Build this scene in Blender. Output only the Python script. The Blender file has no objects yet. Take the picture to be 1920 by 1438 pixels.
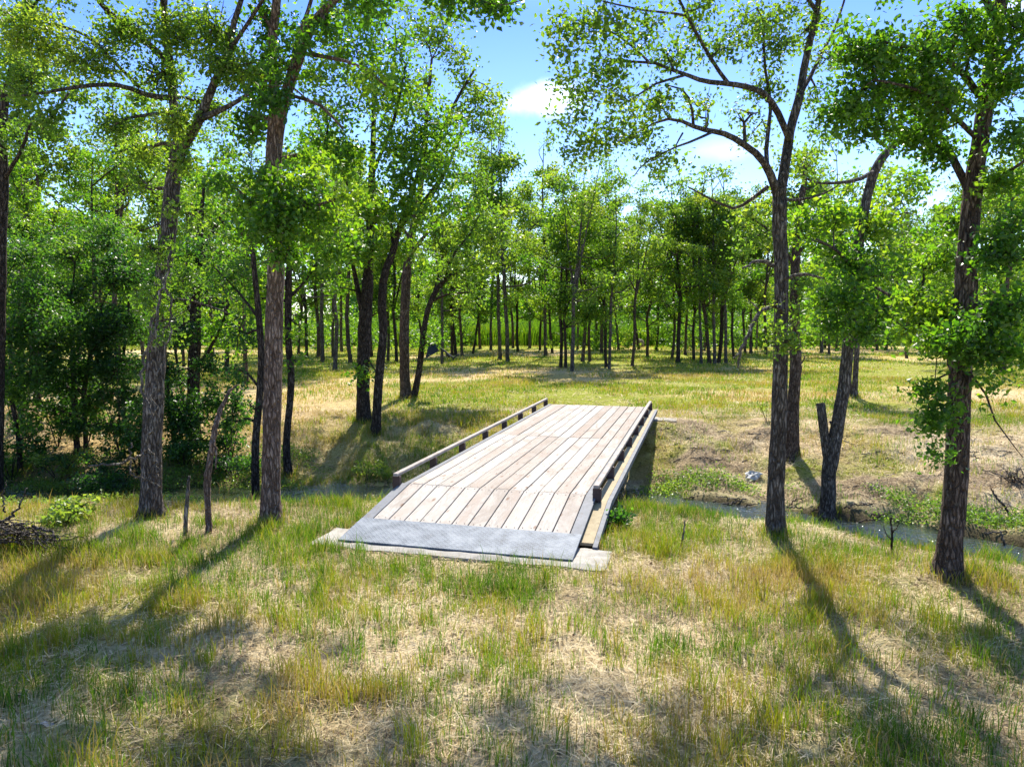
import bpy, math
import numpy as np
from math import radians, sin, cos, tan, pi
R = np.random.default_rng(7)
scn = bpy.context.scene
COL = scn.collection

# ------------------------------------------------------------------ camera
F, CX, CY, CAMH, PITCH = 1333.0, 960.0, 719.0, 2.4, radians(5.05)
cam_d = bpy.data.cameras.new('camera'); cam = bpy.data.objects.new('camera', cam_d); COL.objects.link(cam)
cam.location = (0, 0, CAMH); cam.rotation_euler = (pi/2 - PITCH, 0, 0)
cam_d.sensor_width = 36; cam_d.lens = 36*F/1920; cam_d.clip_end = 2000; cam_d.clip_start = 0.05
scn.camera = cam

def ray(px, py):
    a, b = (px-CX)/F, -(py-CY)/F
    return np.array([a, cos(PITCH)+b*sin(PITCH), -sin(PITCH)+b*cos(PITCH)])
def at_depth(px, py, D):
    r = ray(px, py); return np.array([0, 0, CAMH]) + r*(D/r[1])
def at_z(px, py, z):
    r = ray(px, py); return np.array([0, 0, CAMH]) + r*((z-CAMH)/r[2])

# ------------------------------------------------------------------ noise + terrain
_LAT = {}
def vnoise(x, y, seed):
    if seed not in _LAT: _LAT[seed] = np.random.default_rng(seed).random((256, 256))
    L = _LAT[seed]
    x = np.asarray(x, float); y = np.asarray(y, float)
    xi = np.floor(x).astype(int); yi = np.floor(y).astype(int)
    fx = x-xi; fy = y-yi; fx = fx*fx*(3-2*fx); fy = fy*fy*(3-2*fy)
    a = L[xi % 256, yi % 256]; b = L[(xi+1) % 256, yi % 256]
    c = L[xi % 256, (yi+1) % 256]; d = L[(xi+1) % 256, (yi+1) % 256]
    return (a*(1-fx)+b*fx)*(1-fy)+(c*(1-fx)+d*fx)*fy
def fbm(x, y, s, seed, o=4):
    t = 0; amp = 1; tot = 0
    for k in range(o):
        t = t+amp*vnoise(np.asarray(x)/s*2**k+17.3*k, np.asarray(y)/s*2**k+5.1*k, seed+k); tot += amp; amp *= .5
    return t/tot
def sstep(a, b, x):
    t = np.clip((np.asarray(x, float)-a)/(b-a), 0, 1); return t*t*(3-2*t)

WATER = -0.85
CK = np.array([(-60, 14), (-14, 12.9), (-8, 12.6), (-3.3, 12.8), (0, 12.75), (2.25, 12.4), (3.86, 11.75), (6, 10.45), (7.5, 9.3), (10, 7.6), (14, 5.5), (60, -20)])
def creek(x, y):            # signed distance-like: <0 near side, >0 far side
    yc = np.interp(x, CK[:, 0], CK[:, 1]); sl = (np.interp(np.asarray(x)+.5, CK[:, 0], CK[:, 1])-np.interp(np.asarray(x)-.5, CK[:, 0], CK[:, 1]))
    return (np.asarray(y)-yc)/np.sqrt(1+sl*sl)
def height(x, y):
    x = np.asarray(x, float); y = np.asarray(y, float)
    d = creek(x, y)+(fbm(x, y, 1.1, 40, 3)-.5)*.35
    t = np.clip((-d-.62-.25*sstep(4, 5.5, x))/3.0, 0, 1); near = WATER-.22+(.22*np.clip((-d-.55)/.5, 0, 1))+(.45*t**1.6+.55*t*t*(3-2*t))*(-WATER)
    near = np.where(d < 0, near, WATER-.22)
    ca = (.10+.24*sstep(2.6, 4.2, x)*sstep(.42, .62, fbm(x, y, 1.6, 45, 2)))*(.8+.4*vnoise(x*3, y*3, 47)); cut = sstep(.3, .75, d)*ca
    far = WATER-.22+cut+(sstep(.4, 5.8, d)*.6+np.clip((d-.4)/4.2, 0, 1)*.4)*(-WATER+.22-ca)
    z = np.where(d < 0, near, far)
    amp = .35+.65*sstep(60, 5, np.abs(y))
    hum = sstep(.5, 1.5, d)*sstep(7.5, 4, d)
    z = z+(fbm(x, y, 3.2, 60, 3)-.5)*.16*amp+(fbm(x, y, .5, 70, 3)-.5)*.09*amp+(fbm(x, y, 1.0, 80, 3)-.5)*.30*hum+(fbm(x, y, .35, 82, 2)-.5)*.16*hum+(fbm(x, y, .19, 85, 2)-.5)*.05*sstep(24, 14, y)
    # flatten where the bridge lands
    sv = (x+.63)*.257+(y-7.05)*.966; vv = (x+.63)*.966-(y-7.05)*.257
    pad = sstep(1.0, -.1, np.abs(vv)-1.55)*sstep(.9, 0, np.abs(sv-.3)-.3)
    z = z*(1-pad)+(.02)*pad
    pad = sstep(1.0, -.1, np.abs(vv)-1.7)*sstep(1.6, .2, np.abs(sv-11.3)-.4)
    z = z*(1-pad)+(.04)*pad
    return z
def on_ground(px, py):
    r = ray(px, py); t = np.linspace(2.0, 140, 9000); P = np.array([0, 0, CAMH])[None]+r[None]*t[:, None]
    k = np.argmax(P[:, 2] < height(P[:, 0], P[:, 1]))
    return P[k]

# ------------------------------------------------------------------ mesh helpers
class MB:
    def __init__(s): s.v = []; s.q = []; s.t = []; s.n = 0; s.a = []
    def add(s, v, q=None, t=None, tone=0.5):
        v = np.asarray(v, float).reshape(-1, 3)
        if q is not None and len(q): s.q.append(np.asarray(q, np.int64)+s.n)
        if t is not None and len(t): s.t.append(np.asarray(t, np.int64)+s.n)
        s.v.append(v); s.a.append(np.broadcast_to(np.asarray(tone, float), (len(v),)).copy()); s.n += len(v)
    def build(s, name, mat, parent=None, smooth=False, off=None):
        me = bpy.data.meshes.new(name)
        v = np.concatenate(s.v) if s.v else np.zeros((0, 3))
        if off is not None: v = v-np.asarray(off)
        q = np.concatenate(s.q) if s.q else np.zeros((0, 4), np.int64)
        t = np.concatenate(s.t) if s.t else np.zeros((0, 3), np.int64)
        me.vertices.add(len(v)); me.vertices.foreach_set('co', v.astype(np.float32).ravel())
        li = np.concatenate([q.ravel(), t.ravel()]); me.loops.add(len(li)); me.loops.foreach_set('vertex_index', li.astype(np.int32))
        ls = np.concatenate([np.arange(len(q))*4, len(q)*4+np.arange(len(t))*3])
        me.polygons.add(len(ls)); me.polygons.foreach_set('loop_start', ls.astype(np.int32))
        me.polygons.foreach_set('use_smooth', np.full(len(ls), smooth))
        me.update(calc_edges=True)
        at = me.attributes.new('tone', 'FLOAT', 'POINT'); at.data.foreach_set('value', np.concatenate(s.a).astype(np.float32))
        o = bpy.data.objects.new(name, me); COL.objects.link(o)
        me.materials.append(mat)
        if parent is not None: o.parent = parent
        return o
    def box(s, c, d, tone=.5, bev=0):
        x, y, z = [k/2 for k in d]; c = np.asarray(c, float)
        if bev <= 0:
            v = np.array([(i, j, k) for k in (-z, z) for j in (-y, y) for i in (-x, x)])
            s.add(v+c, [(0, 2, 3, 1), (4, 5, 7, 6), (0, 1, 5, 4), (2, 6, 7, 3), (0, 4, 6, 2), (1, 3, 7, 5)], tone=tone); return
        b = bev; rings = []
        for zz, ins in ((-z, b), (-z+b, 0), (z-b, 0), (z, b)):
            X, Y = x-ins, y-ins
            rings.append([(-X+b, -Y, zz), (X-b, -Y, zz), (X, -Y+b, zz), (X, Y-b, zz), (X-b, Y, zz), (-X+b, Y, zz), (-X, Y-b, zz), (-X, -Y+b, zz)])
        v = np.array(rings).reshape(-1, 3); q = []
        for r in range(3):
            for i in range(8): q.append((r*8+i, r*8+(i+1) % 8, (r+1)*8+(i+1) % 8, (r+1)*8+i))
        q += [(3, 2, 1, 0), (4, 3, 0, 7), (7, 6, 5, 4), (24, 25, 26, 27), (24, 27, 28, 31), (28, 29, 30, 31)]
        s.add(v+c, q, tone=tone)
    def tube(s, pts, rad, sides=8, rough=0.0, tone=.5, flare=None, cap=True):
        pts = np.asarray(pts, float); n = len(pts); rad = np.broadcast_to(np.asarray(rad, float), (n,))
        tg = np.gradient(pts, axis=0); tg /= np.linalg.norm(tg, axis=1)[:, None]+1e-9
        ref = np.array([0, 1., 0]) if abs(tg[:, 1]).mean() < .8 else np.array([1., 0, 0])
        a = np.cross(tg, ref); a /= np.linalg.norm(a, axis=1)[:, None]+1e-9; b = np.cross(tg, a)
        th = np.arange(sides)/sides*2*pi
        rr = rad[:, None]*np.ones(sides)
        if rough:
            ridge = R.random(sides)-.5
            rr = rr*(1+rough*(ridge[None]+.8*(R.random((n, sides))-.5)))
        if flare is not None: rr = rr*(1+flare[:, None]*(1+.5*np.sin(th*3+R.random()*6)+.3*np.sin(th*5+R.random()*6)))
        v = pts[:, None]+rr[..., None]*(np.cos(th)[None, :, None]*a[:, None]+np.sin(th)[None, :, None]*b[:, None])
        i = np.arange(n-1)[:, None]*sides; k = np.arange(sides)[None]; k2 = (k+1) % sides
        q = np.stack([i+k, i+k2, i+sides+k2, i+sides+k], -1).reshape(-1, 4)
        V = v.reshape(-1, 3); t = []
        if cap:
            V = np.concatenate([V, pts[:1], pts[-1:]]); m = n*sides
            t = [(m, (j+1) % sides, j) for j in range(sides)]+[(m+1, (n-1)*sides+j, (n-1)*sides+(j+1) % sides) for j in range(sides)]
        s.add(V, q, t, tone)

def spline(P, n):
    P = np.asarray(P, float); m = len(P)
    if m == 2: t = np.linspace(0, 1, n)[:, None]; return P[0]*(1-t)+P[1]*t
    Q = np.concatenate([[2*P[0]-P[1]], P, [2*P[-1]-P[-2]]]); out = []
    for u in np.linspace(0, m-1-1e-6, n):
        i = int(u); t = u-i; p0, p1, p2, p3 = Q[i:i+4]
        out.append(.5*(2*p1+(p2-p0)*t+(2*p0-5*p1+4*p2-p3)*t*t+(3*p1-p0-3*p2+p3)*t**3))
    return np.array(out)

def unit(v): return v/(np.linalg.norm(v, axis=-1, keepdims=True)+1e-9)
def leaves(mb, pos, size, tone, up=.7, width=.62, droop=.25):
    n = len(pos)
    size = np.broadcast_to(size, (n,))*(.5+.9*R.random(n))
    nr = unit(R.normal(size=(n, 3))+np.array([0, 0, up])); d = R.normal(size=(n, 3)); d[:, 2] -= droop
    d = unit(d-nr*(d*nr).sum(1)[:, None]); w = np.cross(nr, d)
    L = size[:, None]; W = L*width*.5
    v = np.stack([pos, pos+d*L*.45+w*W+nr*L*.08, pos+d*L-nr*L*.06, pos+d*L*.45-w*W+nr*L*.08], 1)
    mb.add(v.reshape(-1, 3), np.arange(n*4).reshape(-1, 4), tone=np.repeat(tone, 4))

def tag(o, label=None, cat=None, group=None, kind=None):
    if label: o['label'] = label
    if cat: o['category'] = cat
    if group: o['group'] = group
    if kind: o['kind'] = kind
    return o
def empty(name, loc, rz=0, label=None, cat=None, group=None):
    o = bpy.data.objects.new(name, None); COL.objects.link(o); o.location = tuple(loc); o.rotation_euler = (0, 0, rz)
    o.empty_display_size = .2
    return tag(o, label, cat, group)
def copy_tree(o, parent=None):
    c = o.copy(); COL.objects.link(c); c.parent = parent
    for ch in o.children: copy_tree(ch, c)
    return c

# ------------------------------------------------------------------ materials
class NT:
    def __init__(s, name):
        s.m = bpy.data.materials.new(name); s.m.use_nodes = True; s.t = s.m.node_tree; s.t.nodes.clear()
        s.out = s.n('ShaderNodeOutputMaterial')
    def n(s, typ, ins=None, **kw):
        nd = s.t.nodes.new(typ)
        for k, v in kw.items(): setattr(nd, k, v)
        for k, v in (ins or {}).items():
            if isinstance(v, bpy.types.NodeSocket): s.t.links.new(v, nd.inputs[k])
            else: nd.inputs[k].default_value = v
        return nd
    def ramp(s, fac, stops):
        nd = s.n('ShaderNodeValToRGB', {0: fac}); e = nd.color_ramp.elements
        while len(e) < len(stops): e.new(.5)
        for k, (p, c) in zip(e, stops): k.position = p; k.color = (*c, 1) if len(c) == 3 else c
        return nd.outputs[0]
    def coord(s, scale=(1, 1, 1), which='Object'):
        tc = s.n('ShaderNodeTexCoord'); return s.n('ShaderNodeMapping', {0: tc.outputs[which], 3: scale}).outputs[0]
    def noise(s, vec, scale, detail=5, rough=.6, dist=0):
        return s.n('ShaderNodeTexNoise', {'Vector': vec, 'Scale': scale, 'Detail': detail, 'Roughness': rough, 'Distortion': dist}).outputs[0]
    def mix(s, f, a, b, mode='MIX'):
        nd = s.n('ShaderNodeMix', data_type='RGBA', blend_type=mode)
        for k, v in ((0, f), (6, a), (7, b)):
            if isinstance(v, bpy.types.NodeSocket): s.t.links.new(v, nd.inputs[k])
            else: nd.inputs[k].default_value = (*v, 1) if isinstance(v, tuple) and len(v) == 3 else v
        return nd.outputs[2]
    def math(s, op, a, b=0.5, clamp=False):
        return s.n('ShaderNodeMath', {0: a, 1: b}, operation=op, use_clamp=clamp).outputs[0]
    def attr(s, name='tone'): return s.n('ShaderNodeAttribute', attribute_name=name).outputs['Fac']
    def bump(s, h, strength=.5, dist=.02): return s.n('ShaderNodeBump', {'Height': h, 'Strength': strength, 'Distance': dist}).outputs[0]
    def principled(s, col, rough=.8, spec=.3, metal=0., normal=None):
        nd = s.n('ShaderNodeBsdfPrincipled')
        for k, v in (('Base Color', col), ('Roughness', rough), ('Specular IOR Level', spec), ('Metallic', metal), ('Normal', normal)):
            if v is None: continue
            if isinstance(v, bpy.types.NodeSocket): s.t.links.new(v, nd.inputs[k])
            else: nd.inputs[k].default_value = (*v, 1) if isinstance(v, tuple) else v
        return nd.outputs[0]
    def done(s, sh): s.t.links.new(sh, s.out.inputs[0]); return s.m

def leaf_mat(name, stops, tstops, mixf=.5, rough=.42, spec=.5):
    N = NT(name); t = N.attr()
    oi = N.n('ShaderNodeObjectInfo').outputs['Random']
    t2 = N.math('ADD', t, N.math('MULTIPLY', N.math('SUBTRACT', oi, .5), .22), True)
    a = N.principled(N.ramp(t2, stops), rough, spec)
    b = N.n('ShaderNodeBsdfTranslucent', {0: N.ramp(t2, tstops)}).outputs[0]
    return N.done(N.n('ShaderNodeMixShader', {0: mixf, 1: a, 2: b}).outputs[0])

def bark_mat(name, dark, mid, light, zs=.24, lich=.3):
    N = NT(name)
    v = N.coord((1, 1, zs)); v2 = N.coord((1, 1, 1))
    n1 = N.noise(v, 30, 6, .65, .9); n2 = N.noise(v2, 5, 4, .6); n3 = N.noise(v2, 22, 5, .7)
    c = N.ramp(n1, [(.38, dark), (.48, mid), (.62, light)])
    ds = N.n('ShaderNodeVectorMath', {0: v, 1: N.n('ShaderNodeVectorMath', {0: N.n('ShaderNodeTexNoise', {'Vector': v2, 'Scale': 9., 'Detail': 3.}).outputs['Color'], 1: (.05, .05, .03)}, operation='MULTIPLY').outputs[0]}, operation='ADD').outputs[0]
    ve = N.n('ShaderNodeTexVoronoi', {'Vector': N.n('ShaderNodeMapping', {0: ds, 3: (1, 1, .75)}).outputs[0], 'Scale': 30.}, feature='DISTANCE_TO_EDGE').outputs['Distance']
    fur = N.ramp(ve, [(.02, (0, 0, 0)), (.17, (1, 1, 1))])
    c = N.mix(fur, N.mix(.75, c, dark), c)
    c = N.mix(N.ramp(n2, [(.40, (0, 0, 0)), (.60, (1, 1, 1))]), c, N.mix(.55, c, dark))
    c = N.mix(N.math('MULTIPLY', N.ramp(n3, [(.58, (0, 0, 0)), (.7, (1, 1, 1))]), lich), c, (.33, .34, .29))
    return N.done(N.principled(c, .92, .12, 0., N.bump(N.math('ADD', N.math('MULTIPLY', fur, .8), n1), 1.0, .06)))

M = {}
M['leaf_oak'] = leaf_mat('oak_leaf', [(0, (.020, .055, .010)), (.45, (.050, .115, .016)), (1, (.105, .175, .024))],
                         [(0, (.06, .20, .006)), (.45, (.18, .43, .010)), (1, (.48, .66, .02))], .52)
M['leaf_elm'] = leaf_mat('elm_leaf', [(0, (.028, .064, .012)), (.5, (.062, .125, .020)), (1, (.118, .175, .03))],
                         [(0, (.09, .22, .010)), (.5, (.23, .44, .02)), (1, (.48, .60, .035))], .52)
M['leaf_dark'] = leaf_mat('understory_leaf', [(0, (.016, .045, .012)), (.5, (.036, .092, .018)), (1, (.085, .15, .03))],
                          [(0, (.04, .14, .012)), (.5, (.11, .30, .018)), (1, (.34, .52, .03))], .5)
M['leaf_weed'] = leaf_mat('weed_leaf', [(0, (.04, .085, .015)), (.5, (.085, .15, .022)), (1, (.15, .20, .035))],
                          [(0, (.08, .19, .015)), (.5, (.22, .40, .03)), (1, (.44, .54, .05))])
M['blade'] = leaf_mat('grass_blade', [(0, (.030, .080, .008)), (.3, (.085, .165, .008)), (.52, (.245, .24, .012)), (.72, (.36, .22, .045)), (.88, (.47, .34, .15)), (1, (.70, .60, .42))],
                      [(0, (.07, .21, .01)), (.3, (.24, .46, .012)), (.52, (.54, .52, .018)), (.72, (.56, .40, .09)), (1, (.6, .48, .26))], .36, .55, .3)
M['thatch'] = leaf_mat('dry_thatch', [(0, (.07, .045, .025)), (.25, (.22, .15, .07)), (.5, (.48, .36, .185)), (1, (.78, .66, .43))], [(0, (.08, .05, .03)), (.5, (.4, .3, .16)), (1, (.6, .5, .32))], .22, .7, .2)
M['litter'] = leaf_mat('dry_leaf', [(0, (.05, .03, .02)), (.5, (.16, .09, .05)), (1, (.34, .24, .15))], [(0, (.05, .03, .02)), (1, (.3, .2, .1))], .15, .7, .2)
M['bark_brown'] = bark_mat('brown_bark', (.06, .042, .033), (.165, .122, .096), (.32, .25, .205), lich=.35)
M['bark_grey'] = bark_mat('grey_bark', (.06, .049, .042), (.19, .162, .14), (.36, .32, .285), lich=.55)
M['bark_pale'] = bark_mat('pale_brown_bark', (.11, .072, .055), (.30, .215, .175), (.46, .36, .30), lich=.15)
M['bark_dark'] = bark_mat('dark_bark', (.03, .023, .019), (.09, .07, .056), (.20, .16, .135), lich=.2)
M['dead'] = bark_mat('bleached_dead_wood', (.10, .085, .07), (.30, .26, .22), (.50, .45, .39), lich=0)

def ground_mat():
    N = NT('dry_meadow_ground')
    v = N.coord(); g = N.attr('green'); mud = N.attr('mud'); st = N.attr('straw')
    n1 = N.noise(v, 3.0, 8, .7); n2 = N.noise(v, 26, 8, .75, .4); n3 = N.noise(v, .7, 4, .6)
    fib = N.noise(N.coord((1, .22, 1)), 60, 6, .7, 2.0)
    straw = N.ramp(N.math('ADD', N.math('MULTIPLY', n2, .55), N.math('MULTIPLY', fib, .45)), [(.33, (.14, .10, .055)), (.40, (.42, .31, .17)), (.48, (.68, .545, .335)), (.60, (.80, .68, .47))])
    sand = N.ramp(n2, [(.34, (.30, .22, .165)), (.47, (.55, .44, .36)), (.62, (.72, .61, .52))])
    base = N.mix(N.ramp(n1, [(.5, (0, 0, 0)), (.66, (.65, .65, .65))]), straw, sand)
    grn = N.ramp(n2, [(.34, (.06, .11, .010)), (.48, (.21, .25, .016)), (.66, (.43, .39, .06))])
    gm = N.math('ADD', g, N.math('MULTIPLY', N.math('SUBTRACT', n1, .5), 1.2), True)
    base = N.mix(gm, base, grn)
    org = N.ramp(n2, [(.34, (.28, .17, .06)), (.48, (.56, .39, .16)), (.64, (.70, .53, .27))])
    base = N.mix(N.math('MULTIPLY', st, N.ramp(n1, [(.35, (.5, .5, .5)), (.6, (1, 1, 1))])), base, org)
    mudc = N.ramp(n2, [(.38, (.018, .013, .008)), (.52, (.07, .052, .034)), (.68, (.20, .155, .10))])
    soil = N.attr('soil')
    base = N.mix(soil, base, N.ramp(n2, [(.36, (.09, .06, .036)), (.48, (.30, .215, .135)), (.62, (.55, .44, .30))]))
    base = N.mix(mud, base, mudc)
    base = N.mix(N.ramp(N.noise(v, 5.5, 7, .75, .6), [(.36, (.85, .85, .85)), (.44, (0, 0, 0))]), base, (.09, .062, .045))
    h = N.math('ADD', n2, N.math('MULTIPLY', fib, .5))
    return N.done(N.principled(base, .95, .1, 0., N.bump(h, 1.0, .05)))
M['ground'] = ground_mat()

def water_mat():
    N = NT('creek_water'); v = N.coord((1, 1.6, 1))
    n = N.noise(v, 7, 4, .55, .8)
    sh_ = (N.principled(N.ramp(N.noise(N.coord(), 1.2), [(.35, (.010, .016, .008)), (.7, (.035, .042, .020))]), .03, .9, 0., N.bump(n, .8, .05)))
    sh_.node.inputs['IOR'].default_value = 1.6
    return N.done(sh_)
M['water'] = water_mat()

def deck_mat():
    N = NT('weathered_deck_board'); t = N.attr()
    tc = N.n('ShaderNodeTexCoord').outputs['Object']
    sh = N.n('ShaderNodeCombineXYZ', {0: N.math('MULTIPLY', t, 7.), 1: N.math('MULTIPLY', t, 31.), 2: 0.}).outputs[0]
    p = N.n('ShaderNodeVectorMath', {0: tc, 1: sh}, operation='ADD').outputs[0]
    sc = lambda k: N.n('ShaderNodeMapping', {0: p, 3: k}).outputs[0]
    g1 = N.noise(sc((34, 1.3, 34)), 1.6, 7, .65, .6); g2 = N.noise(sc((1, .35, 1)), 3.2, 4, .6, .5); g3 = N.noise(sc((9, 2.2, 9)), 2.0, 6, .7)
    c = N.ramp(g1, [(.30, (.18, .162, .145)), (.5, (.305, .282, .258)), (.70, (.42, .395, .365))])
    c = N.mix(N.ramp(g2, [(.45, (0, 0, 0)), (.66, (.8, .8, .8))]), c, (.25, .185, .145))
    c = N.mix(N.ramp(t, [(0, (0, 0, 0)), (1, (.55, .55, .55))]), c, (.47, .435, .40))
    c = N.mix(N.ramp(g3, [(.62, (0, 0, 0)), (.76, (.5, .5, .5))]), c, (.20, .14, .10))
    c = N.mix(N.ramp(t, [(.0, (.6, .6, .6)), (.4, (0, 0, 0))]), c, (.255, .205, .17))
    st_ = N.noise(sc((1.2, .5, 1)), 2.2, 6, .7, 1.)
    c = N.mix(N.ramp(st_, [(.5, (0, 0, 0)), (.62, (.55, .55, .55))]), c, (.21, .17, .14))
    vo = N.n('ShaderNodeTexVoronoi', {'Vector': sc((6.5, 2.6, 1)), 'Scale': 1.0, 'Randomness': 1.0}).outputs['Distance']
    kn = N.ramp(vo, [(.07, (1, 1, 1)), (.13, (.35, .35, .35)), (.18, (0, 0, 0))])
    c = N.mix(N.math('MULTIPLY', kn, .8), c, (.16, .085, .05))
    return N.done(N.principled(c, .8, .25, 0., N.bump(N.math('SUBTRACT', g1, N.math('MULTIPLY', kn, .3)), .35, .006)))
M['deck'] = deck_mat()

def tread_mat():
    N = NT('diamond_tread_steel')
    tc = N.n('ShaderNodeTexCoord').outputs['Object']
    def wav(ang):
        m = N.n('ShaderNodeMapping', {0: tc, 2: (0, 0, ang)}).outputs[0]
        sx = N.n('ShaderNodeSeparateXYZ', {0: m})
        a = N.math('SINE', N.math('MULTIPLY', sx.outputs[0], 300.)); b = N.math('SINE', N.math('MULTIPLY', sx.outputs[1], 150.))
        return N.math('MULTIPLY', N.math('MAXIMUM', a, 0.), N.math('MAXIMUM', b, 0.))
    h = N.math('MAXIMUM', wav(pi/4), wav(-pi/4))
    n = N.noise(N.coord(), 6, 6, .7); n2 = N.noise(N.coord(), 40, 5, .7)
    c = N.ramp(n, [(.34, (.055, .068, .09)), (.5, (.115, .137, .172)), (.66, (.195, .217, .25))])
    c = N.mix(N.math('MULTIPLY', h, .6), c, (.27, .30, .34))
    c = N.mix(N.ramp(n2, [(.62, (0, 0, 0)), (.75, (.5, .5, .5))]), c, (.26, .2, .16))
    return N.done(N.principled(c, .62, .25, .0, N.bump(h, .35, .003)))
M['tread'] = tread_mat()
def metal_mat(name, a, b, rust, rough=.55, metal=.3):
    N = NT(name); n = N.noise(N.coord(), 7, 7, .7); n2 = N.noise(N.coord((1, .3, 1)), 30, 5, .7)
    c = N.ramp(n, [(.35, a), (.65, b)])
    c = N.mix(N.ramp(n2, [(.55, (0, 0, 0)), (.72, (.8, .8, .8))]), c, rust)
    return N.done(N.principled(c, rough, .4, metal, N.bump(n2, .15, .004)))
M['steel'] = metal_mat('grey_painted_steel', (.085, .095, .115), (.15, .16, .185), (.10, .065, .05), .7, 0)
M['rust'] = metal_mat('brown_primer_steel', (.040, .022, .020), (.075, .042, .036), (.11, .07, .06), .6, .0)
M['ledge'] = metal_mat('tan_timber_ledge', (.26, .21, .13), (.36, .30, .19), (.18, .13, .08), .85, 0)
M['rail'] = metal_mat('weathered_brown_rail', (.21, .18, .16), (.36, .32, .29), (.13, .09, .075), .75, 0)
M['concrete'] = metal_mat('pale_concrete', (.25, .23, .20), (.36, .34, .31), (.19, .155, .12), .9, 0)
M['tub'] = metal_mat('black_plastic', (.006, .009, .018), (.012, .018, .035), (.02, .02, .025), .35, 0)
M['blackmetal'] = metal_mat('black_metal', (.012, .012, .013), (.022, .022, .024), (.03, .025, .02), .5, .3)
M['rock'] = metal_mat('pale_rock', (.30, .29, .28), (.52, .5, .48), (.2, .18, .16), .9, 0)
M['boulder'] = metal_mat('brown_rock', (.16, .12, .10), (.30, .23, .19), (.10, .08, .06), .9, 0)
M['scrap'] = metal_mat('white_scrap', (.30, .31, .32), (.6, .6, .58), (.12, .13, .15), .7, 0)

# ------------------------------------------------------------------ ground sheet
def axis(lo, hi, fine_lo, fine_hi, step):
    a = list(np.arange(fine_lo, fine_hi+1e-6, step)); s = step
    while a[-1] < hi: s *= 1.14; a.append(a[-1]+s)
    s = step
    while a[0] > lo: s *= 1.14; a.insert(0, a[0]-s)
    return np.array(a)
def masks(x, y):
    d = creek(x, y)
    n = fbm(x, y, 1.7, 100); n2 = fbm(x, y, 5.0, 110); n3 = fbm(x, y*1.6, 9, 130)
    green = sstep(.44, .62, .55*n+.45*n2)
    green = np.where(y > 17, sstep(.30, .48, .35*n+.65*n3), green)
    green = np.maximum(green, sstep(2.6, .8, np.abs(d+.9))*.9)
    green = np.maximum(green, sstep(1.0, -1.5, x)*sstep(.5, 1.2, d)*sstep(4.6, 3, d)*.85)
    straw = sstep(-2.0, -6, x)*sstep(13.5, 15.5, y)*sstep(30, 20, y)
    straw = np.maximum(straw, sstep(.50, .40, n3)*sstep(17, 20, y)*.8)
    straw = np.maximum(straw, sstep(.46, .58, fbm(x, y, 2.2, 150))*sstep(.8, 2.5, d)*sstep(8, 4, d)*.6)
    green = green*(1-.7*straw*sstep(-2.0, -6, x))
    mud = np.maximum(sstep(1.0, .6, d)*sstep(-1.0, -.6, d)*.9, sstep(-3.5, -6, x)*sstep(2.6, 1.0, np.abs(d-.6))*.55)
    green = green*np.where(y < 9.5, .8, 1.)
    soil = sstep(.47, .58, fbm(x, y, 1.4, 170, 4))*sstep(.6, 1.4, d)*sstep(7, 4.5, d)*sstep(-.5, 2, x)*.9
    green = green*(1-.75*soil)
    return green, straw, mud, soil
gx = axis(-420, 420, -10.5, 10.5, .06); gy = axis(-60, 520, 2.2, 19, .06)
GX, GY = np.meshgrid(gx, gy, indexing='ij'); GZ = height(GX, GY)
mb = MB(); nx, ny = GX.shape
i = np.arange(nx-1)[:, None]*ny; k = np.arange(ny-1)[None]
mb.add(np.stack([GX, GY, GZ], -1).reshape(-1, 3), np.stack([i+k, i+ny+k, i+ny+k+1, i+k+1], -1).reshape(-1, 4))
ground = mb.build('ground', M['ground'], smooth=True); tag(ground, kind='structure')
for nm, arr in zip(('green', 'straw', 'mud', 'soil'), masks(GX, GY)):
    at = ground.data.attributes.new(nm, 'FLOAT', 'POINT'); at.data.foreach_set('value', np.asarray(arr, np.float32).ravel())
mb = MB(); xs = np.linspace(-40, 30, 141); yc = np.interp(xs, CK[:, 0], CK[:, 1]); ys = np.linspace(-2.2, 2.0, 9)
P = np.stack([np.repeat(xs, 9), (yc[:, None]+ys[None]).ravel(), np.full(141*9, WATER)], -1)
i = np.arange(140)[:, None]*9; k = np.arange(8)[None]
mb.add(P, np.stack([i+k, i+9+k, i+9+k+1, i+k+1], -1).reshape(-1, 4)); tag(mb.build('water', M['water'], smooth=True), kind='structure')

# ------------------------------------------------------------------ bridge
BA = radians(75.1-90)
br = empty('bridge', (-.63, 7.05, 0), BA, 'low flat wooden plank footbridge with steel tread ramp and short side rails over the creek', 'bridge')
W = 1.13; NP = 12; pw = 2*W/NP; S0, S1, SE = .56, 1.62, 10.56; ZD, ZB = .335, .085
zr = lambda s: ZB+(ZD-ZB)*s/S1
def slab(mb, v0, v1, s0, s1, z0, z1, th, tone):
    b = .004
    V = []
    for (s, z) in ((s0, z0), (s1, z1)):
        for (v, dz) in ((v0, -th), (v0, -b), (v0+b, 0), (v1-b, 0), (v1, -b), (v1, -th)): V.append((v, s, z+dz))
    q = [(j, (j+1) % 6, 6+(j+1) % 6, 6+j) for j in range(6)]
    q = [(a, d_, c, b_) for a, b_, c, d_ in q]
    mb.add(V, q+[(0, 1, 4, 5), (1, 2, 3, 4), (11, 10, 7, 6), (10, 9, 8, 7)], tone=tone)
mb = MB(); mr = MB()
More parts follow.
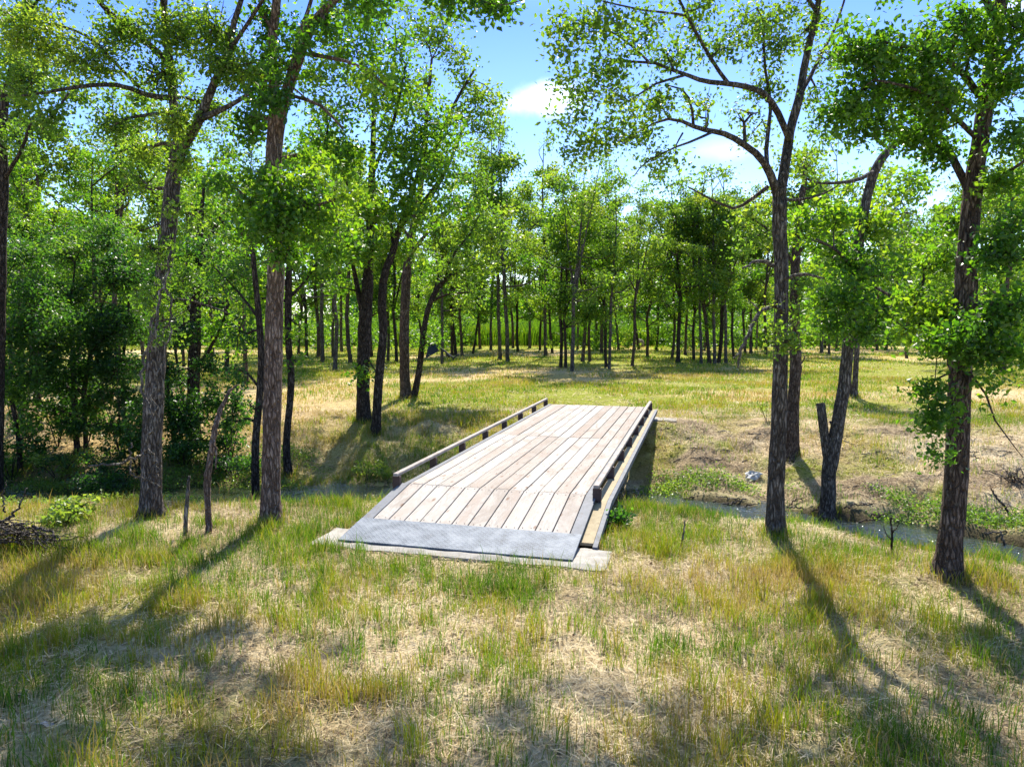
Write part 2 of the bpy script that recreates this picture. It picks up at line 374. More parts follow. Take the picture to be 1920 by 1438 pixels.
for j in range(NP):
    v0 = -W+j*pw+.006; v1 = v0+pw-.012
    cut = 5.7+(.0 if 2 < j < 10 else R.uniform(-.02, .02))
    for (a, b) in ((S1+.008, cut-.004), (cut+.004, SE)):
        dz = R.uniform(-.003, .003); slab(mb, v0+R.uniform(-.002, .002), v1+R.uniform(-.002, .002), a, b, ZD+dz, ZD+dz+R.uniform(-.003, .003), .045, R.random())
    dz = R.uniform(-.002, .003); slab(mr, v0, v1, S0+.006, S1-.004, zr(S0)+dz, zr(S1)+dz, .045, .35+.65*R.random())
nl_ = MB()
for j in range(NP):
    for q_, s_ in enumerate([S0+.05, S1-.05, S1+.06]+list(np.linspace(2.5, SE-.08, 11))):
        for o_ in (.25, .75):
            v = -W+(j+o_)*pw+R.normal()*.006; c_ = np.array([v, s_+R.normal()*.008, (zr(s_) if s_ < S1 else ZD)+.0065]); t_ = np.arange(6)*pi/3
            nl_.add(np.concatenate([c_[None]+np.stack([np.cos(t_), np.sin(t_), t_*0+((ZD-ZB)/S1*np.sin(t_) if s_ < S1 else 0)], 1)*.0085, c_[None]+[[0, 0, .001]]]), t=[(6, i_, (i_+1) % 6) for i_ in range(6)])
nl_.build('nail_heads', M['rust'], br)['kind'] = 'stuff'
mb.build('deck', M['deck'], br); mr.build('ramp_deck', M['deck'], br)
mb = MB(); slab(mb, -1.262, 1.262, -.0, S0, ZB+.004, zr(S0)+.004, .014, .5)
mb.build('tread_plate', M['tread'], br)
for sd in (-1, 1):
    mb = MB()                                   # flat steel edge of the ramp and of the deck
    a, b = sorted((sd*(W+.004), sd*1.262)); slab(mb, a, b, S0+.003, S1, zr(S0), ZD+.002, .012, .5)
    a, b = sorted((sd*(W+.004), sd*1.205)); slab(mb, a, b, S1+.002, SE, ZD+.002, ZD+.002, .012, .5)
    mb.build('edge_plate', M['steel'], br)
    mb = MB()                                   # side beam: sloped ramp cheek + I-beam
    s0, s1 = .02, S1
    V = []
    for v in (sd*1.225, sd*1.245):
        V += [(v, s0, ZB-.012), (v, s1, ZD-.02), (v, s1, -.02), (v, s0, ZB-.05)]
    mb.add(V, [(0, 1, 2, 3), (7, 6, 5, 4), (0, 4, 5, 1), (1, 5, 6, 2), (2, 6, 7, 3), (3, 7, 4, 0)])
    mb.box((sd*1.19, (S1+SE)/2+.003, .125), (.02, SE-S1, .37)); mb.box((sd*1.22, (S1+SE)/2+.003, -.07), (.18, SE-S1, .02))
    mb.build('side_beam', M['rust'], br)
    if sd > 0:
        for nm, v0, v1, a0, top, th, mt_ in (('ledge', 1.25, 1.388, .5, .277, .03, 'ledge'), ('rub_strip', 1.392, 1.442, .42, .290, .08, 'steel')):
            mb = MB(); ss = np.array([a0, 1.2, 1.62, SE]); V = []
            for q_ in ss:
                zt = min(top, zr(min(q_, S1))-.055); V += [(v0, q_, zt-th), (v0, q_, zt), (v1, q_, zt), (v1, q_, zt-th)]
            qq = [(i*4+j, (i+1)*4+j, (i+1)*4+(j+1) % 4, i*4+(j+1) % 4) for i in range(3) for j in range(4)]
            mb.add(V, qq+[(3, 2, 1, 0), (12, 13, 14, 15)]); mb.build(nm, M[mt_], br)
    gr = MB(); gr.box((sd*1.27, (1.5+SE+.02)/2, .462), (.065, SE+.02-1.5, .042), bev=.006)
    g = gr.build('guard_rail', M['rail'], br)
    for s in np.linspace(1.56, SE-.06, 8):
        mp = MB(); mp.box((sd*1.275, s, .358), (.10, .06, .16), bev=.004); mp.build('post', M['rust'], g)
mb = MB()
for s in np.linspace(1.9, SE-.3, 9): mb.box((0, s, .215), (2.33, .09, .14))
mb.build('cross_joists', M['rust'], br)

def footing(label, c, dim, seed):
    mb = MB(); x, y, z = dim; n = 14
    rr = np.random.default_rng(seed)
    t = np.linspace(-.5, .5, n); top = []; V = []
    xs = np.linspace(-x/2, x/2, 24); ysn = np.linspace(-y/2, y/2, 8)
    for a in xs:
        for b in ysn:
            e = min(x/2-abs(a), y/2-abs(b)); V.append((a+rr.normal()*.006, b+rr.normal()*.006, z-(.02 if e < .01 else 0)+rr.normal()*.004))
    q = [(i*8+j, (i+1)*8+j, (i+1)*8+j+1, i*8+j+1) for i in range(23) for j in range(7)]
    m = len(V); rim = [i*8 for i in range(24)]+[23*8+j for j in range(1, 8)]+[i*8+7 for i in range(22, -1, -1)]+[j for j in range(6, 0, -1)]
    for r in rim: V.append((V[r][0]*1.01, V[r][1]*1.01, -.2))
    L = len(rim); q += [(rim[i], m+i, m+(i+1) % L, rim[(i+1) % L]) for i in range(L)]
    mb.add(V, q)
    o = mb.build('concrete_footing', M['concrete']); o.rotation_euler = (0, 0, BA)
    o.location = (-.63+c[0]*.966+c[1]*.257, 7.05-c[0]*.257+c[1]*.966, c[2])
    return tag(o, label, 'footing', 'concrete footings under the bridge ends')
footing('pale concrete slab under the near steel ramp lip of the bridge', (.02, .19, -.03), (3.13, .60, .1), 1)
footing('small pale concrete block sticking out at the far end of the bridge', (.12, SE+.05, -.03), (3.55, .5, .1), 2)

# ------------------------------------------------------------------ trees
class Tree:
    def __init__(s): s.tr = MB(); s.cr = MB(); s.nodes = []; s.rad = []
    def limb(s, P, rad, sides=9, rough=.12, n=None, flare=False, wob=0.):
        L = np.linalg.norm(np.diff(P, axis=0), axis=1).sum(); n = n or max(5, int(L/.16))
        Q = spline(P, n); r = np.interp(np.linspace(0, 1, n), np.linspace(0, 1, len(rad)), rad)
        if wob: 
            w = R.normal(size=(n, 3)); w = (w+np.roll(w, 1, 0)+np.roll(w, 2, 0))/3; w[0] = 0; Q = Q+w*wob
        fl = None
        if flare:
            h = Q[:, 2]-Q[0, 2]; fl = .7*np.exp(-np.maximum(h, 0)/.15)
        s.tr.tube(Q, r, sides, rough, flare=fl)
        s.nodes.append(Q); s.rad.append(r)
    def clump(s, C, rx, ry, rz, n, per, lsize, spread=.17, tone=None, br=.03, leafup=.6):
        N = np.concatenate(s.nodes); rad = np.concatenate(s.rad)
        d = np.linalg.norm(N-C, axis=1)+np.maximum(N[:, 2]-C[2], 0)*.6+.15*np.linalg.norm(N[:, :2]-C[:2], axis=1)
        k = np.argmin(d); A = N[k]; r0 = min(rad[k]*.6, br); L = np.linalg.norm(C-A)
        mid = (A+C)/2+np.array([0, 0, .12*L])+R.normal(size=3)*.08*L
        B = spline([A, mid, C], max(4, int(L/.22))); B[1:-1] += R.normal(size=B[1:-1].shape)*.03
        s.tr.tube(B, np.linspace(r0, .4*r0, len(B)), 5, cap=False)
        u = R.normal(size=(n, 3)); u = unit(u)*(R.random((n, 1))**.45)
        E = C+u*np.array([rx, ry, rz])
        S0_ = np.empty_like(E)
        for q_, e in enumerate(E):
            j = np.argmin(np.linalg.norm(B-e, axis=1)+R.random(len(B))*.3); a = B[j]; le = np.linalg.norm(e-a)
            m = (a+e)/2+R.normal(size=3)*.14*le+np.array([0, 0, .06*le])
            s.tr.tube(spline([a, m, e], 5), np.linspace(.45*r0, .0025, 5), 3, cap=False)
            S0_[q_] = e+(m-e)*min(1, spread*3.2/max(le*.5, 1e-3))
        base = tone if tone is not None else .5
        ct = base+R.normal()*.08
        cnt = np.maximum(2, (per*(.25+1.5*R.random(n)**1.4)).astype(int))
        idx = np.repeat(np.arange(n), cnt)
        al = R.random((len(idx), 1))**.7
        pos = S0_[idx]*(1-al)+E[idx]*al+R.normal(size=(len(idx), 3))*np.array([spread, spread, spread*.7])*.62
        pos[:, 2] -= .35*spread*R.random(len(idx))
        tt = np.clip(ct+(R.normal(size=n)*.12)[idx]+R.normal(size=len(idx))*.14, 0, 1)
        leaves(s.cr, pos, lsize, tt, leafup)
    def build(s, name, label, base, bark, leaf, group=None, cat='tree', crown='crown'):
        e = empty(name, base, 0, label, cat, group)
        if s.tr.n: s.tr.build('trunk', M[bark], e, True, base)
        if s.cr.n: s.cr.build(crown, M[leaf], e, False, base)
        return e

FEET = []
def art_tree(name, label, trunk, limbs, clumps, bark='bark_brown', leaf='leaf_oak', per=46, lsize=.075, spread=.17, group=None, base=None, wob=.01, deep=1.0, tw=1.0, rough=.16, dens=1.0):
    T = Tree()
    g = on_ground(trunk[0][0], trunk[0][1]) if base is None else np.array(base)
    D = g[1]
    def conv(P):
        W_, r = [], []
        for p in P:
            dd = p[3] if len(p) > 3 else 0
            W_.append(at_depth(p[0], p[1], D+dd)); r.append(p[2]*tw/2/F*(D+dd))
        return np.array(W_), r
    P, r = conv(trunk)
    P[0] = g; P = np.concatenate([[P[0]-np.array([0, 0, .12])], P]); r = [r[0]]+r
    FEET.append((g[0], g[1], r[0])); T.limb(P, r, 18, rough, flare=True, wob=wob*.4)
    for l in limbs:
        P, r = conv(l); T.limb(P, r, 8, .1, wob=wob)
    for c in clumps:
        px, py, rx, ry, dd, n = c[:6]; n = n*(.27 if px < 500 else .42) if (py < -75 and rx > 75) else n; tone = c[6] if len(c) > 6 else None
        k = (D+dd)/F
        T.clump(at_depth(px, py, D+dd), rx*k, (rx+ry)/2*k*deep, ry*k, max(1, int(n*dens)), per, lsize, spread, tone)
    return T.build(name, label, g, bark, leaf, group), g

G = 'large trees beside the creek'
# left big forked tree
art_tree('oak_tree', 'big forked oak with pale vines on its dark trunk, right of the brush pile',
    [(284, 972, 46), (284, 900, 40), (286, 800, 40), (291, 700, 37), (298, 600, 32), (310, 480, 32), (318, 400, 31), (324, 340, 30), (327, 300, 18)],
    [[(323, 365, 26), (327, 310, 23, .02), (331, 250, 20, .1), (325, 180, 19, .2), (316, 110, 17, .2), (310, 40, 15, .1), (312, -60, 11, 0), (320, -220, 7, 0)],
     [(323, 365, 26), (331, 308, 24, -.02), (350, 266, 20, -.1), (376, 220, 19, -.2), (402, 160, 17, -.3), (426, 105, 14, -.3), (442, 40, 12, -.4), (470, -60, 9, -.5), (490, -200, 6, -.5)],
     [(374, 224, 15, -.2), (410, 205, 12, -.4), (446, 188, 9, -.6), (500, 150, 5, -.8)],
     [(322, 185, 13, .2), (280, 178, 11, 0), (230, 160, 10, -.2), (170, 160, 8, -.5), (110, 168, 7, -.7), (40, 180, 4, -1)],
     [(318, 118, 14, .2), (280, 85, 13, .1), (236, 52, 12, 0), (198, 18, 11, -.2), (172, -20, 9, -.3), (120, -120, 6, -.3)],
     [(262, 165, 8, .1), (215, 115, 7, 0), (160, 65, 6, -.2), (90, 45, 4, -.4), (0, 30, 3, -.6)],
     [(316, 212, 9, .1), (275, 216, 7, -.1), (240, 222, 5, -.3), (210, 240, 3, -.4)],
     [(128, 176, 5, -.6), (105, 210, 4, -.6), (85, 232, 3, -.7), (78, 245, 2, -.7)],
     [(300, 590, 8), (330, 560, 6, -.2), (390, 575, 4, -.4), (430, 590, 3, -.4)],
     [(316, 60, 9, 0), (290, -60, 7, -.8), (250, -200, 5, -1.6), (200, -330, 3, -2.2)],
     [(430, 100, 9, -.3), (520, -40, 7, -1.2), (600, -160, 5, -2), (680, -260, 3, -2.4)]],
    [(60, 60, 90, 60, -.5, 26, .6), (150, 110, 80, 55, -.3, 22, .55), (40, 150, 60, 50, -.8, 12), (230, 60, 60, 45, 0, 18), (90, 220, 45, 28, -.7, 7), (215, 235, 40, 24, -.3, 9, .4),
     (340, 60, 70, 55, -.2, 22), (400, 60, 60, 60, -.3, 18), (300, 140, 55, 45, 0, 14, .42), (440, 130, 55, 45, -.5, 16), (390, 200, 50, 40, .6, 12), (260, 280, 46, 34, .4, 10, .42), (345, 300, 30, 36, -.4, 5, .55), (350, 400, 30, 36, -.4, 5, .5), (285, 470, 34, 36, -.4, 6, .4), (350, 520, 40, 30, -.5, 9, .42), (290, 560, 36, 34, -.4, 8, .35), (320, 230, 34, 34, -.4, 8, .5), (310, 620, 22, 24, -.5, 4, .4),
     (270, 350, 40, 40, .4, 8), (170, -60, 120, 60, -.5, 22), (320, -90, 120, 70, 0, 26), (470, -70, 110, 60, -.4, 22), (120, -170, 140, 70, -1, 24), (320, -220, 160, 80, -.6, 30), (500, -210, 130, 70, -1, 26), (220, -330, 150, 60, -1.6, 26), (620, -230, 110, 50, -2, 20), (420, -340, 150, 60, -1, 26)],
    'bark_grey', 'leaf_elm', per=46, lsize=.048, spread=.14, group=G, dens=2.2, tw=.86)
# second tall tree with pale straight trunk
art_tree('oak_tree', 'tall oak with straight pale brown trunk, beside the near left corner of the bridge',
    [(508, 985, 40), (508, 900, 35), (510, 800, 35), (512, 700, 34), (515, 600, 33), (518, 500, 31), (515, 400, 30), (513, 300, 30), (519, 225, 30), (521, 190, 18)],
    [[(516, 255, 25), (514, 160, 20, .1), (511, 80, 18, .1), (519, 0, 16, 0), (522, -100, 11, 0), (530, -260, 7, 0)],
     [(519, 262, 25), (531, 195, 24, -.05), (545, 150, 23, -.1), (562, 98, 22, -.2), (585, 48, 20, -.3), (618, 8, 18, -.4), (660, -50, 14, -.5), (720, -150, 9, -.6), (790, -260, 6, -.8)],
     [(540, 160, 11, -.1), (556, 80, 9, 0), (578, 20, 8, .1), (590, -30, 6, .1)],
     [(562, 100, 9, -.2), (640, 112, 7, -.6), (695, 138, 5, -.9), (722, 162, 4, -1)],
     [(548, 180, 7, -.1), (600, 200, 6, -.4), (640, 240, 4, -.6)],
     [(650, -40, 11, -.5), (720, -60, 9, -1.2), (800, -35, 7, -1.7), (870, -8, 5, -2), (930, 12, 3, -2.2), (985, 2, 2, -2.3)],
     [(515, 0, 10, 0), (470, -120, 7, -1), (420, -230, 5, -2)],
     [(700, -120, 9, -.6), (780, -200, 7, -2), (860, -300, 5, -3)], [(640, -20, 12, -.4), (690, -80, 9, .8), (760, -120, 7, 1.8), (850, -140, 4, 2.4)],
     [(516, 420, 9), (470, 380, 7, -.4), (440, 350, 4, -.6)], [(516, 430, 9), (580, 390, 7, -.5), (640, 370, 4, -.8)]],
    [(520, 330, 50, 30, -.5, 9, .6), (470, 385, 50, 30, -.4, 9, .5), (560, 380, 56, 34, -.6, 12, .7), (625, 410, 56, 34, -.5, 11, .72), (515, 430, 56, 30, -.7, 10, .6), (450, 440, 46, 26, -.3, 7, .45), (600, 340, 46, 28, -.4, 7, .65), (660, 360, 40, 26, -.8, 6, .7), (430, 340, 40, 26, -.5, 6, .5), (580, 300, 40, 26, 0, 6, .6), (640, 470, 40, 24, -.6, 6, .65),
     (540, 470, 40, 26, -.5, 9, .5), (505, 400, 34, 40, -.6, 9, .6), (530, 350, 34, 36, -.6, 8, .6), (500, 180, 30, 50, -.5, 9, .4), (525, 120, 30, 40, -.5, 7, .45), (560, 60, 30, 40, -.6, 6, .5), (480, 150, 40, 60, .5, 14, .35), (470, 230, 40, 50, .4, 14, .3), (620, 60, 50, 40, -.3, 8, .55), (500, 40, 45, 45, .2, 11),
     (700, 150, 35, 25, -.9, 6, .6), (690, 10, 50, 28, -1, 8, .5), (840, -6, 60, 18, -1.9, 10, .35), (920, 8, 40, 12, -2.1, 6, .35), (740, -60, 60, 40, -1, 12), (860, -70, 60, 26, .4, 9), (960, -110, 60, 30, .8, 9), (1060, -90, 50, 26, 1, 7), (900, -190, 70, 36, .6, 10), (1010, -210, 70, 36, 1, 10), (800, -110, 50, 30, .6, 8), (930, -300, 80, 40, .4, 10), (1100, -180, 60, 36, 1.2, 8), (700, -230, 60, 30, .6, 8), (840, -400, 80, 40, .2, 11), (980, -420, 80, 40, 1, 11), (1090, -330, 80, 40, 1, 11), (620, -420, 80, 40, 0, 10), (560, -330, 60, 34, -.6, 9), (760, -70, 56, 26, 1.6, 5), (680, -130, 56, 26, 2.0, 5), (840, -150, 56, 26, 2.2, 5), (600, -90, 50, 24, 1.8, 4), (720, -220, 56, 26, 2.4, 5), (880, -60, 50, 18, 2.4, 3), (520, -160, 50, 26, 2.2, 4), (400, -100, 50, 26, 1.6, 4), (820, -260, 56, 26, 2.0, 5),
     (530, -80, 110, 60, 0, 22), (640, -130, 110, 70, -.5, 24), (770, -170, 120, 70, -1.2, 26), (520, -240, 130, 80, -.4, 26), (430, -250, 120, 60, -2, 22), (860, -290, 120, 60, -2.6, 24), (680, -300, 140, 70, -1, 26), (760, -390, 160, 60, -2, 24)],
    'bark_pale', 'leaf_oak', per=50, lsize=.062, spread=.14, group=G, dens=1.25, tw=.95)
# right main tree
T3, g3 = art_tree('elm_tree', 'tall elm right of the bridge, its grey trunk forking into wide sparse limbs',
    [(1453, 1003, 38), (1455, 900, 35), (1460, 800, 33), (1463, 700, 31), (1465, 600, 29), (1465, 500, 29), (1462, 430, 29), (1462, 372, 30)],
    [[(1460, 380, 20), (1447, 335, 18), (1428, 300, 16, -.1), (1396, 273, 14, -.2), (1365, 253, 12, -.4), (1335, 245, 11, -.5), (1300, 236, 9, -.7), (1262, 222, 6, -.9), (1215, 235, 4, -1.1), (1170, 270, 2.5, -1.3)],
     [(1464, 380, 23), (1472, 310, 22, .1), (1482, 250, 20, .2), (1496, 195, 19, .2), (1506, 145, 17, .3), (1516, 95, 15, .3), (1530, 30, 13, .2), (1545, -60, 10, 0), (1560, -220, 6, 0)],
     [(1480, 262, 15, .1), (1462, 215, 14, 0), (1435, 178, 13, -.2), (1405, 166, 12, -.4), (1370, 158, 11, -.6), (1325, 152, 10, -.7), (1282, 142, 8, -.9), (1220, 120, 6, -1.1), (1150, 115, 4, -1.3)],
     [(1366, 158, 9, -.5), (1338, 120, 8, -.6), (1312, 75, 7, -.8), (1290, 30, 6, -1), (1268, -20, 5, -1.1), (1240, -120, 4, -1.2)],
     [(1440, 325, 11), (1437, 285, 10, .1), (1441, 240, 9, .2), (1445, 195, 7, .2), (1432, 120, 6, 0), (1430, 40, 5, -.2)],
     [(1300, 236, 7, -.7), (1296, 200, 5, -.8), (1285, 170, 4, -.9), (1250, 160, 3, -1)],
     [(1340, 246, 6, -.5), (1300, 262, 5, -.8), (1255, 282, 4, -1.1), (1215, 305, 3, -1.2), (1190, 330, 2, -1.2)],
     [(1280, 250, 4, -.7), (1270, 270, 3, -.8), (1262, 300, 2, -.8)],
     [(1282, 142, 6, -.9), (1230, 160, 5, -1.2), (1180, 190, 3, -1.4)],
     [(1220, 120, 5, -1.1), (1160, 70, 4, -1.4), (1100, 40, 3, -1.6)],
     [(1290, 30, 5, -1), (1210, 20, 4, -1.5), (1130, 5, 3, -1.8)],
     [(1500, 180, 10, .2), (1530, 120, 8, .5), (1560, 60, 6, .8), (1590, -20, 4, 1)],
     [(1440, 350, 9, .2), (1400, 380, 7, .2), (1375, 392, 6, .2), (1330, 372, 5, 0), (1290, 350, 3, -.2)],
     [(1470, 375, 7, .2), (1500, 375, 5, .4), (1540, 365, 4, .6), (1570, 350, 3, .6)],
     [(1530, 20, 9, .2), (1450, -120, 7, -1.2), (1370, -250, 5, -2.2)], [(1545, -60, 9, 0), (1640, -180, 6, -1), (1700, -300, 4, -1.5)], [(1535, 0, 11, .2), (1400, -110, 8, 1.2), (1240, -150, 6, 2), (1080, -150, 4, 2.4)],
     [(1268, -20, 5, -1.1), (1180, -130, 4, -1.8), (1120, -220, 3, -2.3)]],
    [(1060, 40, 40, 30, -1.7, 5, .45), (1050, 95, 34, 26, -1.7, 4, .45), (1075, 150, 34, 26, -1.5, 4, .45), (1065, 230, 30, 22, -1.4, 4, .45), (1090, 290, 40, 20, -1.2, 5, .5), (1090, 60, 60, 40, -1.6, 9, .45), (1150, 40, 60, 40, -1.6, 10, .45), (1130, 130, 60, 40, -1.4, 10, .42), (1200, 60, 55, 40, -1.4, 9), (1090, 190, 45, 35, -1.4, 6, .45), (1170, 180, 55, 40, -1.3, 10, .42), (1110, 250, 50, 30, -1.3, 8, .45), (1180, 260, 50, 34, -1.2, 9, .5),
     (1230, 190, 46, 36, -1, 8, .45), (1250, 100, 50, 40, -1, 8), (1230, 300, 50, 26, -1, 8, .5), (1300, 60, 50, 40, -.7, 9, .42), (1350, 90, 50, 40, -.6, 9, .42), (1390, 50, 55, 45, -.4, 11, .42), (1320, 190, 40, 30, -.6, 6), (1400, 210, 40, 30, -.2, 6, .5),
     (1450, 80, 50, 50, 0, 13, .4), (1450, 30, 55, 40, 0, 13, .4), (1520, 60, 50, 50, .4, 12, .42), (1550, 110, 40, 36, .6, 8), (1440, 160, 40, 34, .1, 8, .5), (1410, 250, 34, 26, .4, 5, .6), (1530, 190, 40, 36, .6, 8, .5), (1540, 250, 34, 30, .6, 6), (1510, 300, 36, 34, .8, 8, .45), (1345, 320, 30, 14, -.2, 3),
     (1300, 0, 70, 36, -.9, 9), (1180, -60, 90, 40, -1.5, 12), (1480, -70, 100, 60, 0, 20), (1370, -120, 100, 60, -.8, 18), (1250, -160, 110, 60, -1.4, 18), (1560, -150, 110, 60, 0, 20), (1420, -250, 140, 60, -1.6, 24), (1120, -230, 100, 60, -2.2, 16), (1660, -260, 120, 60, -1.2, 20), (1280, -320, 140, 60, -2.2, 22), (1540, -340, 140, 60, -.8, 22), (1180, -70, 56, 22, 1.6, 4), (1090, -80, 56, 22, 2.2, 4), (1010, -70, 50, 20, 2.2, 3), (1240, -140, 56, 26, 2.2, 5), (1130, -160, 56, 26, 2.6, 5), (1040, -180, 56, 26, 2.4, 5), (960, -140, 50, 24, 2.4, 4), (1330, -90, 56, 26, 2.0, 5), (1200, -240, 60, 30, 2.4, 5), (1420, -160, 56, 26, 2.2, 5), (1080, -270, 60, 30, 2.2, 5),
     (1480, 640, 26, 26, -.5, 5, .75), (1450, 610, 18, 12, -.5, 2, .85), (1440, 570, 12, 10, -.3, 1, .9)],
    'bark_grey', 'leaf_elm', per=44, lsize=.047, spread=.13, group=G, dens=1.3, tw=.88)
# its dead snags
def tube_px(mb, P, D, sides=6, rough=.1, n=None, wob=0.):
    W_ = np.array([at_depth(p[0], p[1], D+(p[3] if len(p) > 3 else 0)) for p in P]); r = [p[2]/2/F*D for p in P]
    n = n or 4*len(P); Q = spline(W_, n)
    if wob: Q[1:-1] += R.normal(size=Q[1:-1].shape)*wob
    mb.tube(Q, np.interp(np.linspace(0, 1, n), np.linspace(0, 1, len(r)), r), sides, rough)
for P in ([(1452, 573, 9), (1425, 584, 8, -.15), (1408, 618, 7, -.3), (1393, 648, 7, -.35), (1386, 668, 5, -.35), (1384, 690, 3, -.35)], [(1452, 497, 8), (1420, 490, 6, -.2), (1392, 503, 3, -.4)], [(1475, 523, 7), (1500, 514, 6, -.2), (1525, 518, 4, -.3), (1545, 523, 2.5, -.4)]):
    mb = MB(); tube_px(mb, P, g3[1], wob=.006)
    if P[0][1] == 573: tube_px(mb, [(1425, 584, 4, -.15), (1412, 570, 3, -.2), (1402, 562, 2, -.25)], g3[1]); tube_px(mb, [(1389, 660, 4, -.35), (1374, 672, 2, -.35)], g3[1])
    mb.build('dead_branch', M['dead'], T3, True, g3)
# right front tree
T4, g4 = art_tree('oak_tree', 'oak with rough brown trunk nearest at right, bright water behind its foot',
    [(1778, 1078, 46), (1784, 1000, 44), (1792, 900, 42), (1797, 800, 41), (1800, 700, 39), (1805, 600, 36), (1810, 500, 36), (1817, 420, 34), (1826, 340, 32), (1838, 270, 30), (1848, 200, 28), (1858, 130, 27), (1868, 60, 26), (1880, -30, 22), (1890, -200, 12), (1900, -380, 6)],
    [[(1822, 370, 16), (1800, 325, 14, .1), (1770, 268, 12, .2), (1740, 230, 9, .2), (1690, 200, 6, .1), (1620, 190, 4, 0)],
     [(1803, 625, 14), (1765, 595, 12, .2), (1722, 566, 9, .4), (1680, 562, 7, .5), (1640, 540, 4, .6)],
     [(1828, 345, 12), (1855, 352, 9, -.1), (1880, 330, 7, -.3), (1925, 300, 5, -.5)],
     [(1812, 500, 12), (1850, 480, 9, -.2), (1890, 490, 6, -.4), (1940, 480, 4, -.6)],
     [(1806, 590, 11), (1840, 570, 9, -.3), (1890, 572, 6, -.5), (1950, 575, 4, -.6)],
     [(1850, 190, 14), (1800, 130, 11, -.2), (1740, 100, 8, -.5), (1660, 80, 5, -.8)],
     [(1856, 150, 14), (1900, 90, 11, -.2), (1950, 30, 8, -.4), (2010, -40, 5, -.6)],
     [(1870, 40, 14), (1810, -60, 11, -.8), (1740, -150, 8, -1.6), (1660, -240, 5, -2.2)],
     [(1880, -30, 12), (1960, -140, 8, -.6), (2040, -240, 5, -1)],
     [(1838, 265, 10), (1780, 210, 8, -.3), (1720, 170, 6, -.6), (1640, 150, 4, -.8)],
     [(1800, 700, 6), (1770, 705, 4, -.15), (1745, 725, 3, -.2), (1742, 780, 2, -.2), (1752, 840, 1.5, -.2)],
     [(1812, 690, 5, -.1), (1850, 740, 4, -.2), (1868, 790, 3, -.2), (1905, 840, 2, -.2), (1918, 858, 1.5, -.2)],
     [(1820, 470, 6, -.15), (1832, 540, 5, -.2), (1826, 600, 4, -.25), (1830, 650, 2, -.2)]],
    [(1600, 80, 55, 45, -.7, 11, .4), (1660, 110, 60, 50, -.6, 16, .4), (1730, 90, 60, 50, -.5, 16, .4), (1700, 170, 70, 40, -.4, 20, .38), (1620, 170, 55, 40, -.6, 13, .4), (1780, 180, 60, 50, -.3, 18, .38), (1640, 230, 70, 36, -.2, 18, .36), (1720, 245, 60, 34, 0, 16, .36),
     (1570, 220, 45, 36, -.4, 9, .42), (1890, 150, 55, 55, -.3, 14, .42), (1820, 90, 50, 50, -.2, 13, .42), (1900, 50, 50, 50, -.4, 12, .42), (1800, 40, 55, 40, -.4, 12), (1760, 280, 50, 36, .1, 12, .4), (1905, 250, 40, 46, -.4, 10, .42), (1880, 340, 45, 36, -.3, 10, .5),
     (1800, 420, 40, 30, .6, 7, .5), (1900, 420, 40, 40, -.4, 9, .5), (1860, 470, 45, 36, -.4, 10, .42), (1770, 490, 44, 40, .5, 12, .5), (1720, 560, 44, 40, .4, 14, .6), (1770, 580, 44, 40, .1, 14, .72), (1700, 620, 30, 26, .3, 7, .6), (1760, 640, 46, 34, -.2, 13, .5), (1810, 620, 40, 30, -.5, 9, .42), (1870, 600, 46, 40, -.5, 14, .42), (1910, 560, 34, 46, -.5, 10, .4), (1840, 660, 44, 26, -.4, 10, .4), (1900, 660, 36, 26, -.5, 8, .42),
     (1740, 730, 22, 26, -.25, 6, .42), (1752, 790, 20, 26, -.25, 6, .4), (1775, 760, 14, 18, -.3, 3, .45), (1758, 840, 16, 14, -.25, 3, .4), (1860, 710, 24, 10, -.3, 3, .6), (1848, 745, 10, 10, -.25, 1, .6),
     (1740, -60, 110, 60, -.8, 20), (1860, -90, 110, 60, 0, 22), (1980, -60, 100, 60, -.5, 18), (1660, -180, 110, 60, -1.8, 18), (1800, -230, 130, 70, -1, 24), (1950, -230, 120, 70, -.6, 22), (1880, -370, 150, 60, -.3, 24), (2050, 100, 80, 70, -.5, 12), (2040, 480, 80, 80, -.6, 12)],
    'bark_brown', 'leaf_oak', per=50, lsize=.050, spread=.13, group=G, dens=1.5)
